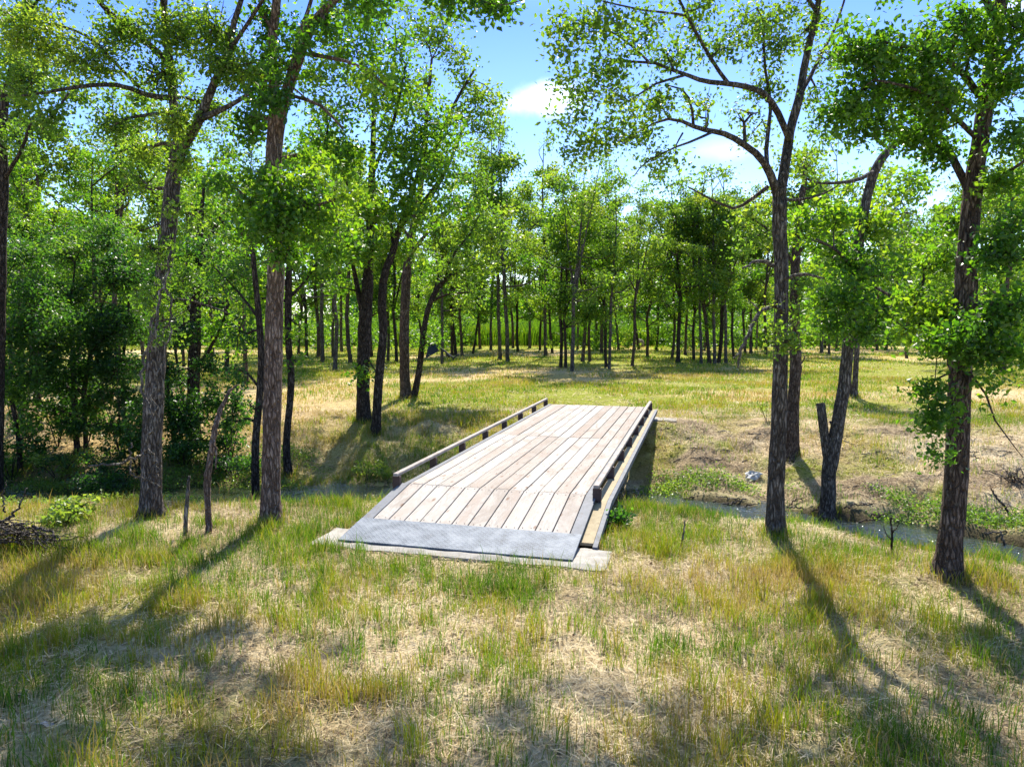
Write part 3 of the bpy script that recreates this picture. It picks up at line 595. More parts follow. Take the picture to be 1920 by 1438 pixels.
# forked stump tree at the water
art_tree('elm_tree', 'leaning grey tree with a sawn side stem, growing from the muddy bank by the water',
    [(1553, 966, 26), (1554, 900, 25), (1558, 860, 27), (1570, 800, 23), (1580, 740, 22), (1588, 670, 20), (1595, 590, 19), (1604, 510, 18), (1613, 440, 17), (1626, 370, 16), (1640, 322, 16), (1664, 284, 14), (1700, 250, 8)],
    [[(1556, 880, 18), (1549, 830, 17), (1543, 790, 17), (1539, 757, 17)], [(1566, 812, 8), (1560, 798, 6), (1556, 790, 4)],
     [(1640, 322, 9), (1600, 340, 7, -.3), (1540, 345, 5, -.6), (1500, 330, 3, -.8)],
     [(1604, 510, 8), (1570, 470, 6, -.5), (1530, 450, 4, -.8)], [(1613, 440, 8), (1650, 410, 6, .3), (1700, 400, 4, .5)], [(1590, 640, 6), (1640, 590, 5, -.4), (1680, 570, 3, -.6)]],
    [(1560, 400, 55, 36, -.4, 16, .6), (1500, 430, 45, 36, -.2, 11, .7), (1640, 420, 55, 36, 0, 15, .6), (1690, 380, 46, 30, .4, 10, .6), (1560, 470, 50, 40, -.3, 14, .5), (1620, 500, 56, 44, -.3, 18, .42), (1680, 520, 50, 44, 0, 14, .42), (1590, 560, 56, 40, -.5, 18, .5), (1540, 560, 40, 36, -.5, 12, .65), (1650, 580, 50, 36, -.3, 15, .38), (1560, 610, 40, 26, -.6, 10, .45), (1620, 620, 44, 20, -.5, 9, .36), (1700, 470, 40, 36, .4, 8), (1740, 440, 44, 40, .8, 10, .45), (1700, 330, 50, 30, .6, 10, .5)],
    'bark_grey', 'leaf_oak', per=46, lsize=.085, spread=.21)
art_tree('oak_tree', 'slim brown trunk with two small snags, just right of the forking elm',
    [(1484, 852, 22), (1486, 790, 21), (1490, 720, 20), (1492, 650, 19), (1490, 570, 17), (1492, 480, 15), (1500, 400, 12), (1510, 320, 8)],
    [[(1494, 690, 4), (1504, 680, 3), (1508, 668, 2)], [(1494, 712, 5), (1501, 702, 4), (1503, 686, 2)], [(1491, 500, 7), (1450, 440, 5, .4), (1410, 410, 3, .7)], [(1492, 480, 7), (1540, 430, 5, -.3)]],
    [(1500, 590, 24, 26, -.4, 5, .7), (1520, 530, 36, 30, -.4, 9, .55), (1450, 440, 44, 36, .4, 11, .55), (1400, 400, 44, 36, .8, 11, .55), (1520, 430, 44, 36, 0, 11, .5), (1470, 370, 50, 34, .4, 11, .6), (1540, 360, 50, 36, .4, 11), (1500, 300, 60, 36, .4, 12), (1395, 460, 30, 26, .5, 5, .6)],
    'bark_brown', 'leaf_elm', per=46, lsize=.10, spread=.26)
art_tree('elm_tree', 'thin grey trunk standing behind the leaning sawn tree',
    [(1602, 746, 11), (1604, 700, 10), (1607, 640, 9), (1606, 560, 8), (1602, 470, 7), (1610, 390, 5)],
    [[(1606, 560, 5), (1640, 500, 3, -.4)]], [(1620, 400, 60, 40, 0, 12, .5), (1580, 450, 50, 36, .4, 10), (1660, 450, 50, 40, -.2, 10, .5), (1640, 340, 60, 36, .4, 10), (1600, 540, 40, 30, .6, 7, .5)],
    'bark_grey', 'leaf_elm', per=44, lsize=.13, spread=.34)
art_tree('oak_tree', 'thin brown trunk touching the grey one behind the leaning sawn tree',
    [(1591, 744, 11), (1591, 690, 10), (1592, 640, 9), (1588, 560, 8), (1580, 470, 6), (1570, 390, 4)],
    [], [(1560, 420, 60, 40, .4, 12, .6), (1540, 500, 44, 36, .6, 9, .65), (1590, 350, 60, 30, .6, 9)],
    'bark_brown', 'leaf_oak', per=44, lsize=.13, spread=.34)
# left middle trees
art_tree('oak_tree', 'dark straight trunk left of the curved one on the left bank crest',
    [(681, 792, 25), (681, 720, 23), (682, 650, 23), (685, 600, 24), (690, 520, 18), (694, 440, 15), (696, 360, 13), (700, 260, 9), (700, 160, 6)],
    [[(684, 610, 14), (676, 570, 12), (668, 530, 9), (655, 470, 7, -.3), (640, 400, 5, -.4)], [(694, 430, 9), (740, 360, 7, -.5), (780, 290, 5, -.8)], [(694, 420, 9), (650, 340, 7, -.5), (610, 270, 5, -.8)], [(698, 330, 8), (740, 220, 6, -.4), (760, 120, 4, -.6)], [(682, 660, 4), (700, 690, 3, -.2), (715, 705, 2)]],
    [(600, 150, 60, 50, -1, 12, .6), (650, 100, 70, 56, -.6, 15, .6), (720, 80, 60, 50, -.4, 13, .62), (640, 200, 66, 50, -1, 15, .55), (710, 180, 60, 60, -1, 15, .6), (770, 150, 56, 56, -.6, 13, .6), (650, 290, 70, 50, -1, 16, .6), (730, 280, 66, 56, -1.2, 16, .62), (790, 260, 50, 50, -1, 11), (680, 380, 70, 50, -1, 16, .6), (760, 370, 56, 46, -1, 13, .6), (640, 460, 56, 40, -.6, 11, .5), (700, 470, 50, 36, -.6, 9), (600, 270, 50, 50, -.6, 10, .5), (700, 20, 60, 40, -.4, 10), (640, 30, 60, 40, -.2, 10), (640, 540, 30, 24, -.4, 4, .45), (690, 700, 18, 12, -.3, 2, .4), (665, 690, 12, 10, -.3, 1, .4), (680, -60, 90, 50, -.4, 12)],
    'bark_dark', 'leaf_oak', per=54, lsize=.105, spread=.28, dens=1.25)
art_tree('oak_tree', 'slender curved trunk on the left bank crest, nearest the bridge rail',
    [(705, 812, 17), (707, 760, 16), (711, 700, 16), (718, 630, 15), (716, 570, 15), (721, 515, 14), (737, 470, 13), (748, 430, 11), (770, 370, 9), (790, 300, 6)],
    [[(738, 466, 8), (734, 430, 6, .3), (728, 380, 4, .4)], [(748, 430, 7), (790, 380, 5, -.3), (830, 330, 3, -.5)]],
    [(760, 330, 60, 50, -.5, 13, .62), (820, 310, 50, 50, -.5, 12, .6), (720, 400, 46, 40, -.4, 9, .65), (790, 400, 50, 40, -.5, 11, .62), (840, 370, 40, 40, -.5, 8), (800, 230, 56, 50, -.4, 11), (750, 460, 36, 30, .4, 6, .55), (840, 230, 46, 50, -.2, 9, .55)],
    'bark_dark', 'leaf_oak', per=54, lsize=.11, spread=.28)
art_tree('oak_tree', 'straight brown trunk beside the leaning one that holds the black tub',
    [(762, 748, 21), (759, 700, 18), (758, 640, 18), (760, 560, 17), (765, 490, 16), (776, 420, 13), (790, 340, 10), (800, 220, 7), (810, 110, 4)],
    [[(766, 480, 9), (790, 450, 7, -.3), (830, 400, 5, -.6)], [(775, 425, 9), (830, 330, 7, .3), (870, 240, 5, .4)], [(790, 340, 8), (850, 200, 6, 0), (890, 130, 4, -.2)], [(770, 450, 7), (720, 380, 5, .5)]],
    [(800, 60, 60, 46, 0, 11, .62), (850, 90, 46, 46, 0, 10, .6), (880, 150, 46, 40, 0, 10, .6), (920, 170, 30, 34, 0, 5, .6), (860, 220, 56, 46, 0, 13, .55), (905, 250, 40, 40, 0, 8, .6), (830, 300, 60, 46, 0, 13, .55), (890, 330, 44, 40, 0, 9, .6), (910, 200, 36, 30, .2, 6), (800, 160, 60, 56, .4, 14, .5), (850, 390, 50, 36, -.2, 10, .6), (900, 390, 40, 30, .2, 7, .55), (760, 20, 70, 40, .4, 10), (730, 200, 60, 60, .6, 12, .5), (800, 470, 36, 30, -.4, 6, .55), (830, 20, 46, 30, .2, 6)],
    'bark_brown', 'leaf_elm', per=54, lsize=.12, spread=.32)
T11, g11 = art_tree('oak_tree', 'thin leaning tree arching right, with the black tub hung on its stem',
    [(776, 748, 12), (783, 710, 11), (790, 660, 11), (796, 610, 10), (806, 570, 10), (825, 535, 9), (848, 515, 8), (880, 502, 6), (920, 488, 4)],
    [[(810, 565, 6), (840, 552, 4, -.2), (880, 548, 3, -.4)], [(832, 528, 6), (850, 480, 5, -.2), (880, 440, 3, -.3), (900, 400, 2, -.3)], [(806, 572, 5), (815, 540, 4, .3), (830, 490, 3, .5)]],
    [(870, 440, 50, 36, -.2, 10, .6), (920, 450, 44, 34, -.3, 9, .6), (840, 490, 44, 30, -.3, 8, .55), (910, 500, 44, 28, -.2, 8, .62), (880, 540, 40, 24, -.3, 7, .55), (940, 410, 36, 30, 0, 6, .6), (860, 570, 36, 20, -.3, 5, .5), (800, 640, 16, 9, -.3, 2, .25), (820, 630, 14, 8, -.2, 1, .3)],
    'bark_dark', 'leaf_elm', per=54, lsize=.12, spread=.32)
art_tree('oak_tree', 'slim dark crooked trunk just right of the pale straight trunk',
    [(540, 892, 14), (537, 830, 13), (543, 760, 12), (546, 700, 12), (541, 640, 12), (541, 560, 12), (543, 480, 10), (548, 390, 6), (550, 310, 2.5)],
    [[(541, 560, 6), (570, 530, 5, .2), (600, 480, 3, .4)], [(543, 500, 6), (510, 440, 4, .3)]],
    [(590, 500, 46, 36, .2, 10, .45), (540, 430, 56, 46, .4, 12, .45), (600, 420, 56, 46, .4, 12, .55), (480, 470, 50, 40, .5, 10, .4), (560, 330, 60, 50, .4, 12, .5), (500, 540, 40, 24, .5, 6, .4), (560, 610, 22, 24, 0, 3, .35), (555, 680, 18, 20, -.1, 2, .3), (470, 560, 36, 40, .4, 8, .35)],
    'bark_dark', 'leaf_oak', per=50, lsize=.095, spread=.24)
art_tree('oak_tree', 'dark trunk rising from the creek edge, directly left of the pale straight trunk',
    [(480, 945, 16), (478, 880, 15), (480, 810, 14), (487, 740, 13), (490, 670, 13), (486, 600, 12), (478, 520, 10), (470, 420, 7)],
    [[(488, 730, 6), (465, 700, 4, .2), (440, 690, 3, .3)], [(486, 600, 6), (440, 540, 4, .3), (400, 500, 3, .4)]],
    [(440, 700, 30, 40, .2, 7, .3), (470, 760, 20, 26, .1, 3, .35), (410, 540, 50, 40, .4, 11, .35), (460, 500, 50, 40, .4, 11, .4), (400, 470, 50, 40, .5, 11, .42), (450, 620, 40, 36, .3, 9, .35), (470, 400, 60, 40, .6, 11, .4), (440, 790, 18, 18, 0, 2, .4)],
    'bark_dark', 'leaf_dark', per=46, lsize=.075, spread=.19)
art_tree('oak_tree', 'thick dark trunk on the far bank, framed between forked oak and pale straight trunk',
    [(366, 838, 24), (364, 780, 22), (364, 700, 22), (366, 640, 21), (368, 560, 19), (372, 480, 14), (378, 400, 8), (384, 330, 3)],
    [[(367, 690, 9), (390, 660, 7, -.2), (410, 620, 5, -.3), (430, 570, 4, -.4)], [(368, 600, 9), (330, 540, 7, .3), (290, 490, 4, .4)], [(372, 480, 8), (420, 400, 6, .2)]],
    [(350, 480, 60, 50, -.4, 14, .42), (410, 520, 56, 44, -.3, 13, .42), (400, 600, 46, 36, -.4, 11, .4), (330, 560, 50, 40, .2, 11, .4), (420, 420, 60, 50, .2, 13, .45), (370, 400, 60, 46, .4, 13, .5), (440, 640, 34, 30, -.3, 7, .38), (400, 320, 66, 46, .4, 13, .5), (350, 630, 26, 24, .2, 4, .35)],
    'bark_dark', 'leaf_oak', per=50, lsize=.09, spread=.24)
# dense leafy mass on the left bank: young trees
LT = [
 ('dark young tree behind the brush pile, first upright stem from the left frame edge', [(38, 885, 9), (34, 820, 8), (25, 760, 8), (12, 700, 7), (5, 640, 6), (10, 560, 5)], [(60, 560, 70, 60, 0, 22, .35), (20, 640, 50, 56, -.2, 14, .35), (100, 640, 60, 50, .2, 16, .3), (40, 480, 70, 50, .2, 18, .4), (20, 740, 30, 40, -.2, 6, .4), (90, 700, 44, 34, .2, 9, .28), (30, 800, 26, 26, 0, 4, .42), (60, 830, 40, 30, -.2, 8, .4), (110, 600, 60, 46, -.3, 14, .3), (60, 690, 60, 40, -.3, 12, .3)]),
 ('reddish thin trunk on the sunny slope behind the left brush', [(40, 800, 11), (40, 740, 10), (41, 680, 10), (38, 600, 8), (36, 500, 6)], [(50, 470, 70, 50, .4, 16, .5), (0, 420, 60, 60, .4, 12, .6), (110, 450, 66, 46, .6, 16, .5)]),
 ('dark young tree with low leaves, left stem of the pair on the left bank', [(146, 855, 11), (143, 800, 10), (140, 740, 10), (136, 660, 8), (130, 560, 6)], [(130, 560, 70, 56, 0, 24, .32), (180, 610, 60, 50, -.1, 20, .32), (150, 690, 60, 40, -.2, 15, .25), (100, 770, 24, 24, 0, 5, .3), (110, 720, 40, 30, -.2, 9, .28), (170, 760, 34, 26, -.3, 7, .28), (140, 800, 30, 20, -.3, 5, .35), (200, 520, 60, 50, .2, 18, .35), (220, 680, 50, 36, 0, 11, .25), (120, 470, 60, 44, .3, 16, .42)]),
 ('dark young tree, right stem of the pair on the left bank', [(162, 858, 9), (160, 800, 8), (157, 740, 8), (170, 660, 7), (190, 580, 5)], [(190, 640, 56, 46, -.2, 16, .3), (240, 600, 50, 46, -.1, 16, .35), (240, 520, 56, 46, .2, 16, .36), (160, 800, 30, 16, -.2, 4, .3), (120, 790, 26, 14, -.1, 3, .3), (210, 740, 26, 24, -.2, 4, .25), (255, 760, 26, 30, -.2, 6, .3), (225, 800, 30, 26, -.2, 6, .3), (215, 700, 40, 30, -.3, 9, .26)]),
 ('thin young tree between the stem pair and the forked oak', [(237, 830, 7), (234, 770, 7), (230, 700, 6), (236, 620, 5), (245, 540, 4)], [(250, 470, 56, 46, .3, 14, .42), (200, 440, 56, 46, .4, 14, .42), (260, 690, 30, 26, 0, 5, .3), (240, 620, 40, 36, .1, 9, .3)]),
 ('thin stem just right of the forked oak trunk, leafy all along', [(330, 858, 9), (322, 790, 8), (312, 720, 8), (308, 640, 7), (318, 560, 5)], [(320, 690, 26, 34, -.1, 7, .3), (330, 760, 26, 30, -.1, 6, .3), (340, 620, 34, 30, -.1, 7, .32), (330, 840, 30, 24, -.2, 7, .35), (400, 760, 34, 40, .2, 8, .3), (390, 690, 34, 34, .2, 7, .32), (420, 830, 34, 26, .2, 7, .32), (350, 790, 26, 30, -.2, 6, .3), (310, 530, 44, 40, .1, 11, .4)]),
 ('thin leaning stem left of the thick dark far bank trunk', [(352, 830, 6), (345, 770, 6), (335, 700, 5), (328, 650, 5), (322, 590, 4)], [(320, 570, 36, 30, .2, 7, .4), (345, 720, 18, 24, 0, 2, .35)]),
 ('wispy young tree whose thin top shows against the sky at left', [(190, 770, 9), (186, 700, 9), (180, 600, 9), (176, 500, 6), (174, 420, 4), (172, 350, 2.5), (174, 300, 1.5)], [(174, 300, 22, 20, 0, 3, .42), (150, 330, 24, 20, 0, 3, .42), (200, 300, 20, 16, 0, 2, .42), (140, 370, 34, 20, 0, 5, .5), (200, 380, 34, 24, 0, 5, .45), (160, 420, 50, 30, 0, 11, .5), (220, 440, 44, 30, 0, 9, .45), (100, 420, 50, 36, .2, 10, .6)]),
 ('pale green tree crown low at the left edge below the sky gap', [(70, 760, 12), (70, 680, 11), (66, 600, 10), (60, 520, 8), (56, 440, 6), (50, 380, 4)], [(40, 370, 50, 46, 0, 12, .68), (100, 400, 50, 40, 0, 12, .68), (50, 440, 60, 46, 0, 14, .62), (20, 320, 40, 40, 0, 8, .65), (130, 450, 56, 40, 0, 13, .6), (20, 500, 50, 50, 0, 10, .55), (150, 510, 60, 44, 0, 12, .45)]),
]
for lab, tk, cl in LT:
    art_tree('young_tree', lab, tk, [[tk[-2], (tk[-2][0]+35, tk[-2][1]-30, 2.5, -.2), (tk[-2][0]+60, tk[-2][1]-45, 1.2, -.3)], [tk[-3], (tk[-3][0]-30, tk[-3][1]-30, 3, .2), (tk[-3][0]-60, tk[-3][1]-50, 1.2, .3)]],
             cl, 'bark_dark', 'leaf_oak' if ('pale' in lab or 'wispy' in lab) else 'leaf_dark', per=50, lsize=.075 if 'pale' not in lab else .1, spread=.17, dens=2.2, group='young trees on the left bank')
# tree at the left frame edge
art_tree('elm_tree', 'dark crooked trunk cut off by the left frame edge, leafy to its top',
    [(-12, 935, 30), (-10, 800, 28), (-6, 650, 26), (-2, 520, 23), (0, 440, 21), (6, 340, 17), (4, 260, 15), (10, 190, 13), (22, 130, 10), (40, 40, 7), (60, -80, 5)],
    [[(6, 340, 8), (40, 280, 6, -.3), (60, 220, 4, -.5)], [(10, 190, 8), (-40, 100, 6, .2), (-80, 0, 4, .3)], [(40, 40, 5), (120, -60, 4, -.5)]],
    [(30, 260, 50, 44, -.2, 11, .6), (20, 100, 60, 56, -.2, 14, .55), (-60, 160, 80, 80, 0, 16), (50, 20, 60, 40, -.2, 12, .5), (-100, 20, 100, 80, 0, 18), (60, -90, 90, 60, -.2, 16), (-60, -140, 120, 70, 0, 18), (-120, 360, 100, 100, 0, 18, .5), (-120, 560, 90, 90, 0, 14, .4), (90, -190, 110, 50, -.6, 14)],
    'bark_dark', 'leaf_elm', per=46, lsize=.062, spread=.17, group=G, dens=2.0)

# ---- grove beyond the bridge: prototypes copied
def proto(seed, H, low, leaf, per, lsize, spread, wide=1.0, forks=1):
    global R
    R0 = R; R = np.random.default_rng(seed)
    T = Tree()
    ln = R.normal(size=2)*.35
    P = [np.array([0, 0, -.15]), np.zeros(3)]+[np.array([ln[0]*f+R.normal()*.10*f**.5, ln[1]*f+R.normal()*.10*f**.5, H*f]) for f in (.18, .36, .55, .75, .94)]
    T.limb(np.array(P), [.09, .09, .082, .075, .06, .04, .015], 10, .14, flare=True, wob=.012)
    px_ = np.array(P); at_ = lambda z: np.array([np.interp(z, px_[:, 2], px_[:, 0]), np.interp(z, px_[:, 2], px_[:, 1]), z])
    for k in range(forks):                                   # co-dominant stems
        z = H*R.uniform(.28, .45); az = R.random()*6.28; L = H*R.uniform(.4, .55); a = at_(z)
        Q = [a, a+np.array([cos(az)*.35, sin(az)*.35, L*.35]), a+np.array([cos(az)*.75+R.normal()*.15, sin(az)*.75+R.normal()*.15, L])]
        T.limb(np.array(Q), [.06, .045, .012], 7, .12, wob=.012)
        for f in (.55, .8, 1.0):
            e = Q[0]*(1-f)+Q[2]*f+R.normal(size=3)*.3; T.clump(e, .55, .55, .5, R.integers(5, 9), per, lsize, spread, .5+R.normal()*.12)
    nl = R.integers(8, 12)
    for i in range(nl):
        z = low+(H*.88-low)*(i+.7*R.random())/nl; az = i*2.4+R.random()*1.4
        L = wide*(2.1-1.2*(z-low)/(H-low))*R.uniform(.45, 1.25); up = R.uniform(.25, 1.1)
        a = at_(z); e = a+np.array([cos(az)*L, sin(az)*L, L*up]); m = (a+e)/2+np.array([0, 0, -.1*L])+R.normal(size=3)*.14
        r = .042*(1-.6*(z-low)/(H-low)); T.limb(np.array([a, m, e]), [r, r*.7, r*.3], 6, .1, wob=.025)
        if R.random() < .12: continue                         # a bare limb
        for f in (.45, .72, 1.0, 1.15):
            if R.random() < .2: continue
            c = a*(1-f)+e*f+R.normal(size=3)*np.array([.28, .28, .22]); k = R.uniform(.35, .75)
            T.clump(c, k, k, k*R.uniform(.4, .75), R.integers(4, 8), per, lsize, spread, .5+R.normal()*.14)
    for f in (.8, .95): T.clump(at_(H*f)+R.normal(size=3)*.15, .5, .5, .6, 6, per, lsize, spread, .6)
    for k in range(2):                                        # epicormic sprays low on the trunk
        if R.random() < .6: T.clump(at_(R.uniform(1.2, low))+R.normal(size=3)*np.array([.25, .25, 0]), .3, .3, .25, 3, per, lsize, spread*.7, .55)
    R = R0
    return T
PR = []
for j, (H, low, lf, bk, wd, fk) in enumerate([(10.2, 3.2, 'leaf_elm', 'bark_grey', 1.1, 2), (8.6, 2.6, 'leaf_elm', 'bark_brown', .9, 1), (9.6, 3.4, 'leaf_elm', 'bark_brown', 1.2, 1), (7.6, 2.0, 'leaf_elm', 'bark_dark', 1.1, 2), (10.8, 4.0, 'leaf_elm', 'bark_grey', .9, 0), (8.0, 1.8, 'leaf_oak', 'bark_dark', 1.0, 1), (9.2, 2.6, 'leaf_elm', 'bark_grey', 1.3, 3), (6.6, 1.6, 'leaf_elm', 'bark_brown', .8, 1)]):
    T = proto(300+j, H, low, lf, 36, .135, .29, wd, fk)
    e = T.build('grove_tree', '', np.zeros(3), bk, lf); PR.append((e, H, bk, .23))
used = set()
# x, y of the foot, trunk width in px, label (None = one of the far rows), prototype
GV = [
 (1073, 696, 17, 'thick grey trunk, the nearest of the tight cluster straight beyond the bridge', 6), (1061, 690, 9, 'slim dark trunk pressed against the left of the thick grey one beyond the bridge', 3), (1051, 689, 9, 'leaning dark trunk at the left side of the tight cluster beyond the bridge', 5),
 (1142, 693, 12, 'grey trunk leaning right, just right of the bridge cluster', 4), (1136, 689, 7, 'thin dark stem hugging the left side of the right-leaning grey trunk', 3), (1185, 687, 9, 'brown single trunk in the grass, in line with the bridge right rail', 2),
 (1213, 670, 8, 'slim brown trunk standing above the far right corner of the bridge', 7), (1260, 673, 9, 'brown trunk with a thin partner, left of the dense stem cluster', 2), (1271, 680, 6, 'thin partner stem left of the dense stem cluster', 3),
 (1301, 675, 10, 'dark trunk opening the dense stem cluster on its left', 5), (1315, 682, 11, 'stout grey trunk in the dense stem cluster', 0), (1330, 681, 6, 'thinnest brown stem in the dense stem cluster', 1), (1340, 682, 10, 'tall pale grey trunk in the dense stem cluster', 4), (1348, 681, 5, 'small dark stem in the dense stem cluster, touching the pale one', 3), (1361, 682, 11, 'pale straight trunk closing the dense stem cluster on its right', 4),
 (1376, 672, 6, 'slim dark trunk right of the dense stem cluster, behind the hanging dead branch', 5), (1397, 663, 10, 'reddish brown trunk behind the hanging dead branch', 1), (1407, 663, 5, 'thin stem next to the reddish trunk behind the dead branch', 1),
 (628, 695, 10, 'grey trunk nearest in the left clearing, right of the pale straight oak', 6), (605, 680, 8, 'grey trunk in the left clearing, second from the pale straight oak', 4), (575, 672, 7, 'dark short trunk at the clearing edge, right beside the pale straight oak', 3), (657, 680, 8, 'brown trunk in the clearing just left of the dark straight trunk', 2),
 (727, 678, 7, 'slim trunk seen between the curved trunk and the straight brown trunk', 1), (744, 678, 6, 'thin dark trunk close behind the straight brown trunk', 3), (829, 682, 9, 'grey brown trunk standing behind the black tub arm', 0),
 (866, 667, 8, 'right one of three trunks standing right of the black tub', 7), (855, 666, 6, 'middle one of three trunks standing right of the black tub', 3), (848, 666, 6, 'left one of three trunks standing right of the black tub', 1), (887, 663, 6, 'thin lone trunk right of the three behind the black tub', 5),
 (938, 674, 6, 'slim left stem of the pair above the left bridge rail end', 4), (952, 678, 8, 'stouter right stem of the pair above the left bridge rail end', 0), (971, 660, 8, 'dark trunk with wide foot behind the pair above the left bridge rail', 3),
 (1012, 657, 7, 'dark trunk left of the grey one, straight above the bridge deck end', 3), (1023, 668, 8, 'grey trunk straight above the bridge deck end', 4), (1036, 662, 9, 'dark double-looking trunk left of the tight bridge cluster', 5), (1092, 677, 7, 'slim brown trunk directly right of the thick grey cluster trunk', 1), (1106, 677, 8, 'brown trunk, second right of the thick grey cluster trunk', 2), (1118, 655, 9, 'far wide brown trunk seen between two nearer slim ones beyond the bridge', 1),
 (1554, 665, 7, 'grey trunk in the right clearing under the dark leaves of the sawn tree', 0), (1568, 658, 6, 'dark trunk leaning left in the right clearing', 3), (1547, 653, 7, 'dark far trunk in the right clearing', 5), (1285, 666, 7, 'brown trunk just behind the left of the dense stem cluster', 2)]
FAR_ = [(62, 722, 9), (132, 702, 8), (228, 716, 8), (300, 700, 8), (425, 704, 8), (462, 724, 7), (20, 700, 9), (-50, 720, 9), (395, 690, 7), (1960, 700, 9), (1780, 690, 8), (1880, 700, 8), (1925, 684, 8), (1860, 676, 7), (1700, 672, 7), (2010, 690, 8), (20, 690, 8), (190, 690, 8), (270, 685, 7), (345, 688, 7),(597, 671, 5), (624, 670, 4), (696, 670, 5), (734, 664, 6), (962, 653, 4), (993, 653, 4), (1230, 657, 5), (1427, 664, 5), (1436, 665, 5), (1541, 663, 4), (1624, 652, 6), (1631, 653, 5), (1644, 657, 5), (1662, 657, 4), (1706, 652, 6), (1718, 651, 5), (1745, 656, 5), (1850, 660, 7), (1890, 655, 6), (1930, 662, 7),
       (1128, 663, 4), (1160, 656, 5), (1198, 655, 5), (1246, 660, 4), (1352, 656, 5), (1418, 655, 5), (1460, 656, 5), (1505, 655, 5), (900, 655, 5), (920, 658, 4), (795, 660, 5), (770, 658, 4), (680, 662, 5), (640, 660, 4), (560, 664, 5),
       (30, 668, 8), (90, 660, 7), (150, 672, 9), (215, 660, 7), (265, 668, 8), (330, 660, 7), (400, 666, 8), (445, 658, 6), (510, 664, 7), (-60, 665, 9), (1800, 655, 6), (1990, 660, 8), (2060, 656, 7), (1320, 658, 5), (1083, 655, 5)]
FAR = [f for k_, f in enumerate(FAR_) if k_ < 20 or k_ % 4 != 3]
def grove(px, py, w, lab, j, grp, k=0):
    j = k or j
    e, H, tone, d0 = PR[j if k == 0 else k]
    p = on_ground(px, py); s_r = (w/F*p[1])/.30
    o = e if j not in used else copy_tree(e)
    used.add(j)
    o.location = tuple(p-np.array([0, 0, .02])); o.rotation_euler = (R.normal()*.035, R.normal()*.035, R.random()*6.28)
    s = (1.02 if px < 560 else 1.16 if p[1] > 40 else 1.02)*R.uniform(.82, 1.2); sx = np.clip(s_r, .75, 1.5)
    o.scale = (s*1.0, s*1.0, s)
    for c in o.children:
        if c.name.startswith('trunk'): pass
    tag(o, lab, 'tree', grp)
    o.name = 'grove_tree'
    return o
for px, py, w, lab, j in GV: grove(px, py, w, lab, j, 'trees of the grove beyond the bridge')
for q, (px, py, w) in enumerate(FAR):
    zone = 'left of the bridge' if px < 950 else ('straight beyond the bridge' if px < 1300 else 'far right of the bridge')
    grove(px, py, w, 'slender tree in the distant row along the tall grass, '+zone, (q*5+q//3) % 8, 'distant trees along the tall grass, '+zone)

# ------------------------------------------------------------------ stuff:  tall grass field, far wood, grass, straw, weeds
def blades(mb, pos, h, w, tone, lean=.35, curve=.3, flat=False):
    n = len(pos); az = R.random(n)*2*pi; d = np.stack([np.cos(az), np.sin(az), np.zeros(n)], 1)
    fa = R.random(n)*2*pi; sd = np.stack([np.cos(fa), np.sin(fa), np.zeros(n)], 1)
    if flat:
        sd = np.stack([-np.sin(az), np.cos(az), np.zeros(n)], 1)
        up = np.stack([np.zeros(n), np.zeros(n), np.ones(n)], 1)
        H = h[:, None]; tilt = (R.random(n)*.35)[:, None]
        a = pos; b = pos+d*H*.5+up*H*tilt*.5+sd*H*(R.normal(size=(n, 1))*.08); c = pos+d*H+up*H*tilt*R.random((n, 1))*.6+sd*H*(R.normal(size=(n, 1))*.2)
    else:
        ln = (lean*R.random(n))[:, None]; up = np.array([0, 0, 1.])
        H = h[:, None]; a = pos; b = pos+up*H*.55+d*H*ln*.5; c = pos+up*H*(1-.25*ln)+d*H*(ln+curve*R.random((n, 1)))
    Wd = w[:, None] if np.ndim(w) else w
    v = np.stack([a-sd*Wd, a+sd*Wd, b+sd*Wd*.8, b-sd*Wd*.8, c], 1)
    k = np.arange(n)[:, None]*5
    mb.add(v.reshape(-1, 3), k+np.array([[0, 1, 2, 3]]), k+np.array([[3, 2, 4]]), np.repeat(tone, 5))
def scatter(n, y0, y1, pad=1.0):
    y = np.sqrt(R.random(n)*(y1*y1-y0*y0)+y0*y0); x = (R.random(n)*2-1)*(.74*y+pad); return x, y
def off_bridge(x, y, m=0.):
    s = (x+.63)*.257+(y-7.05)*.966; v = (x+.63)*.966-(y-7.05)*.257
    return ~((np.abs(v) < 1.44+m) & (s > .0-m) & (s < 11+m)) & ~((np.abs(v) < 1.57) & (s > -.1) & (s < .5))
def pos3(x, y): return np.stack([x, y, height(x, y)], 1)

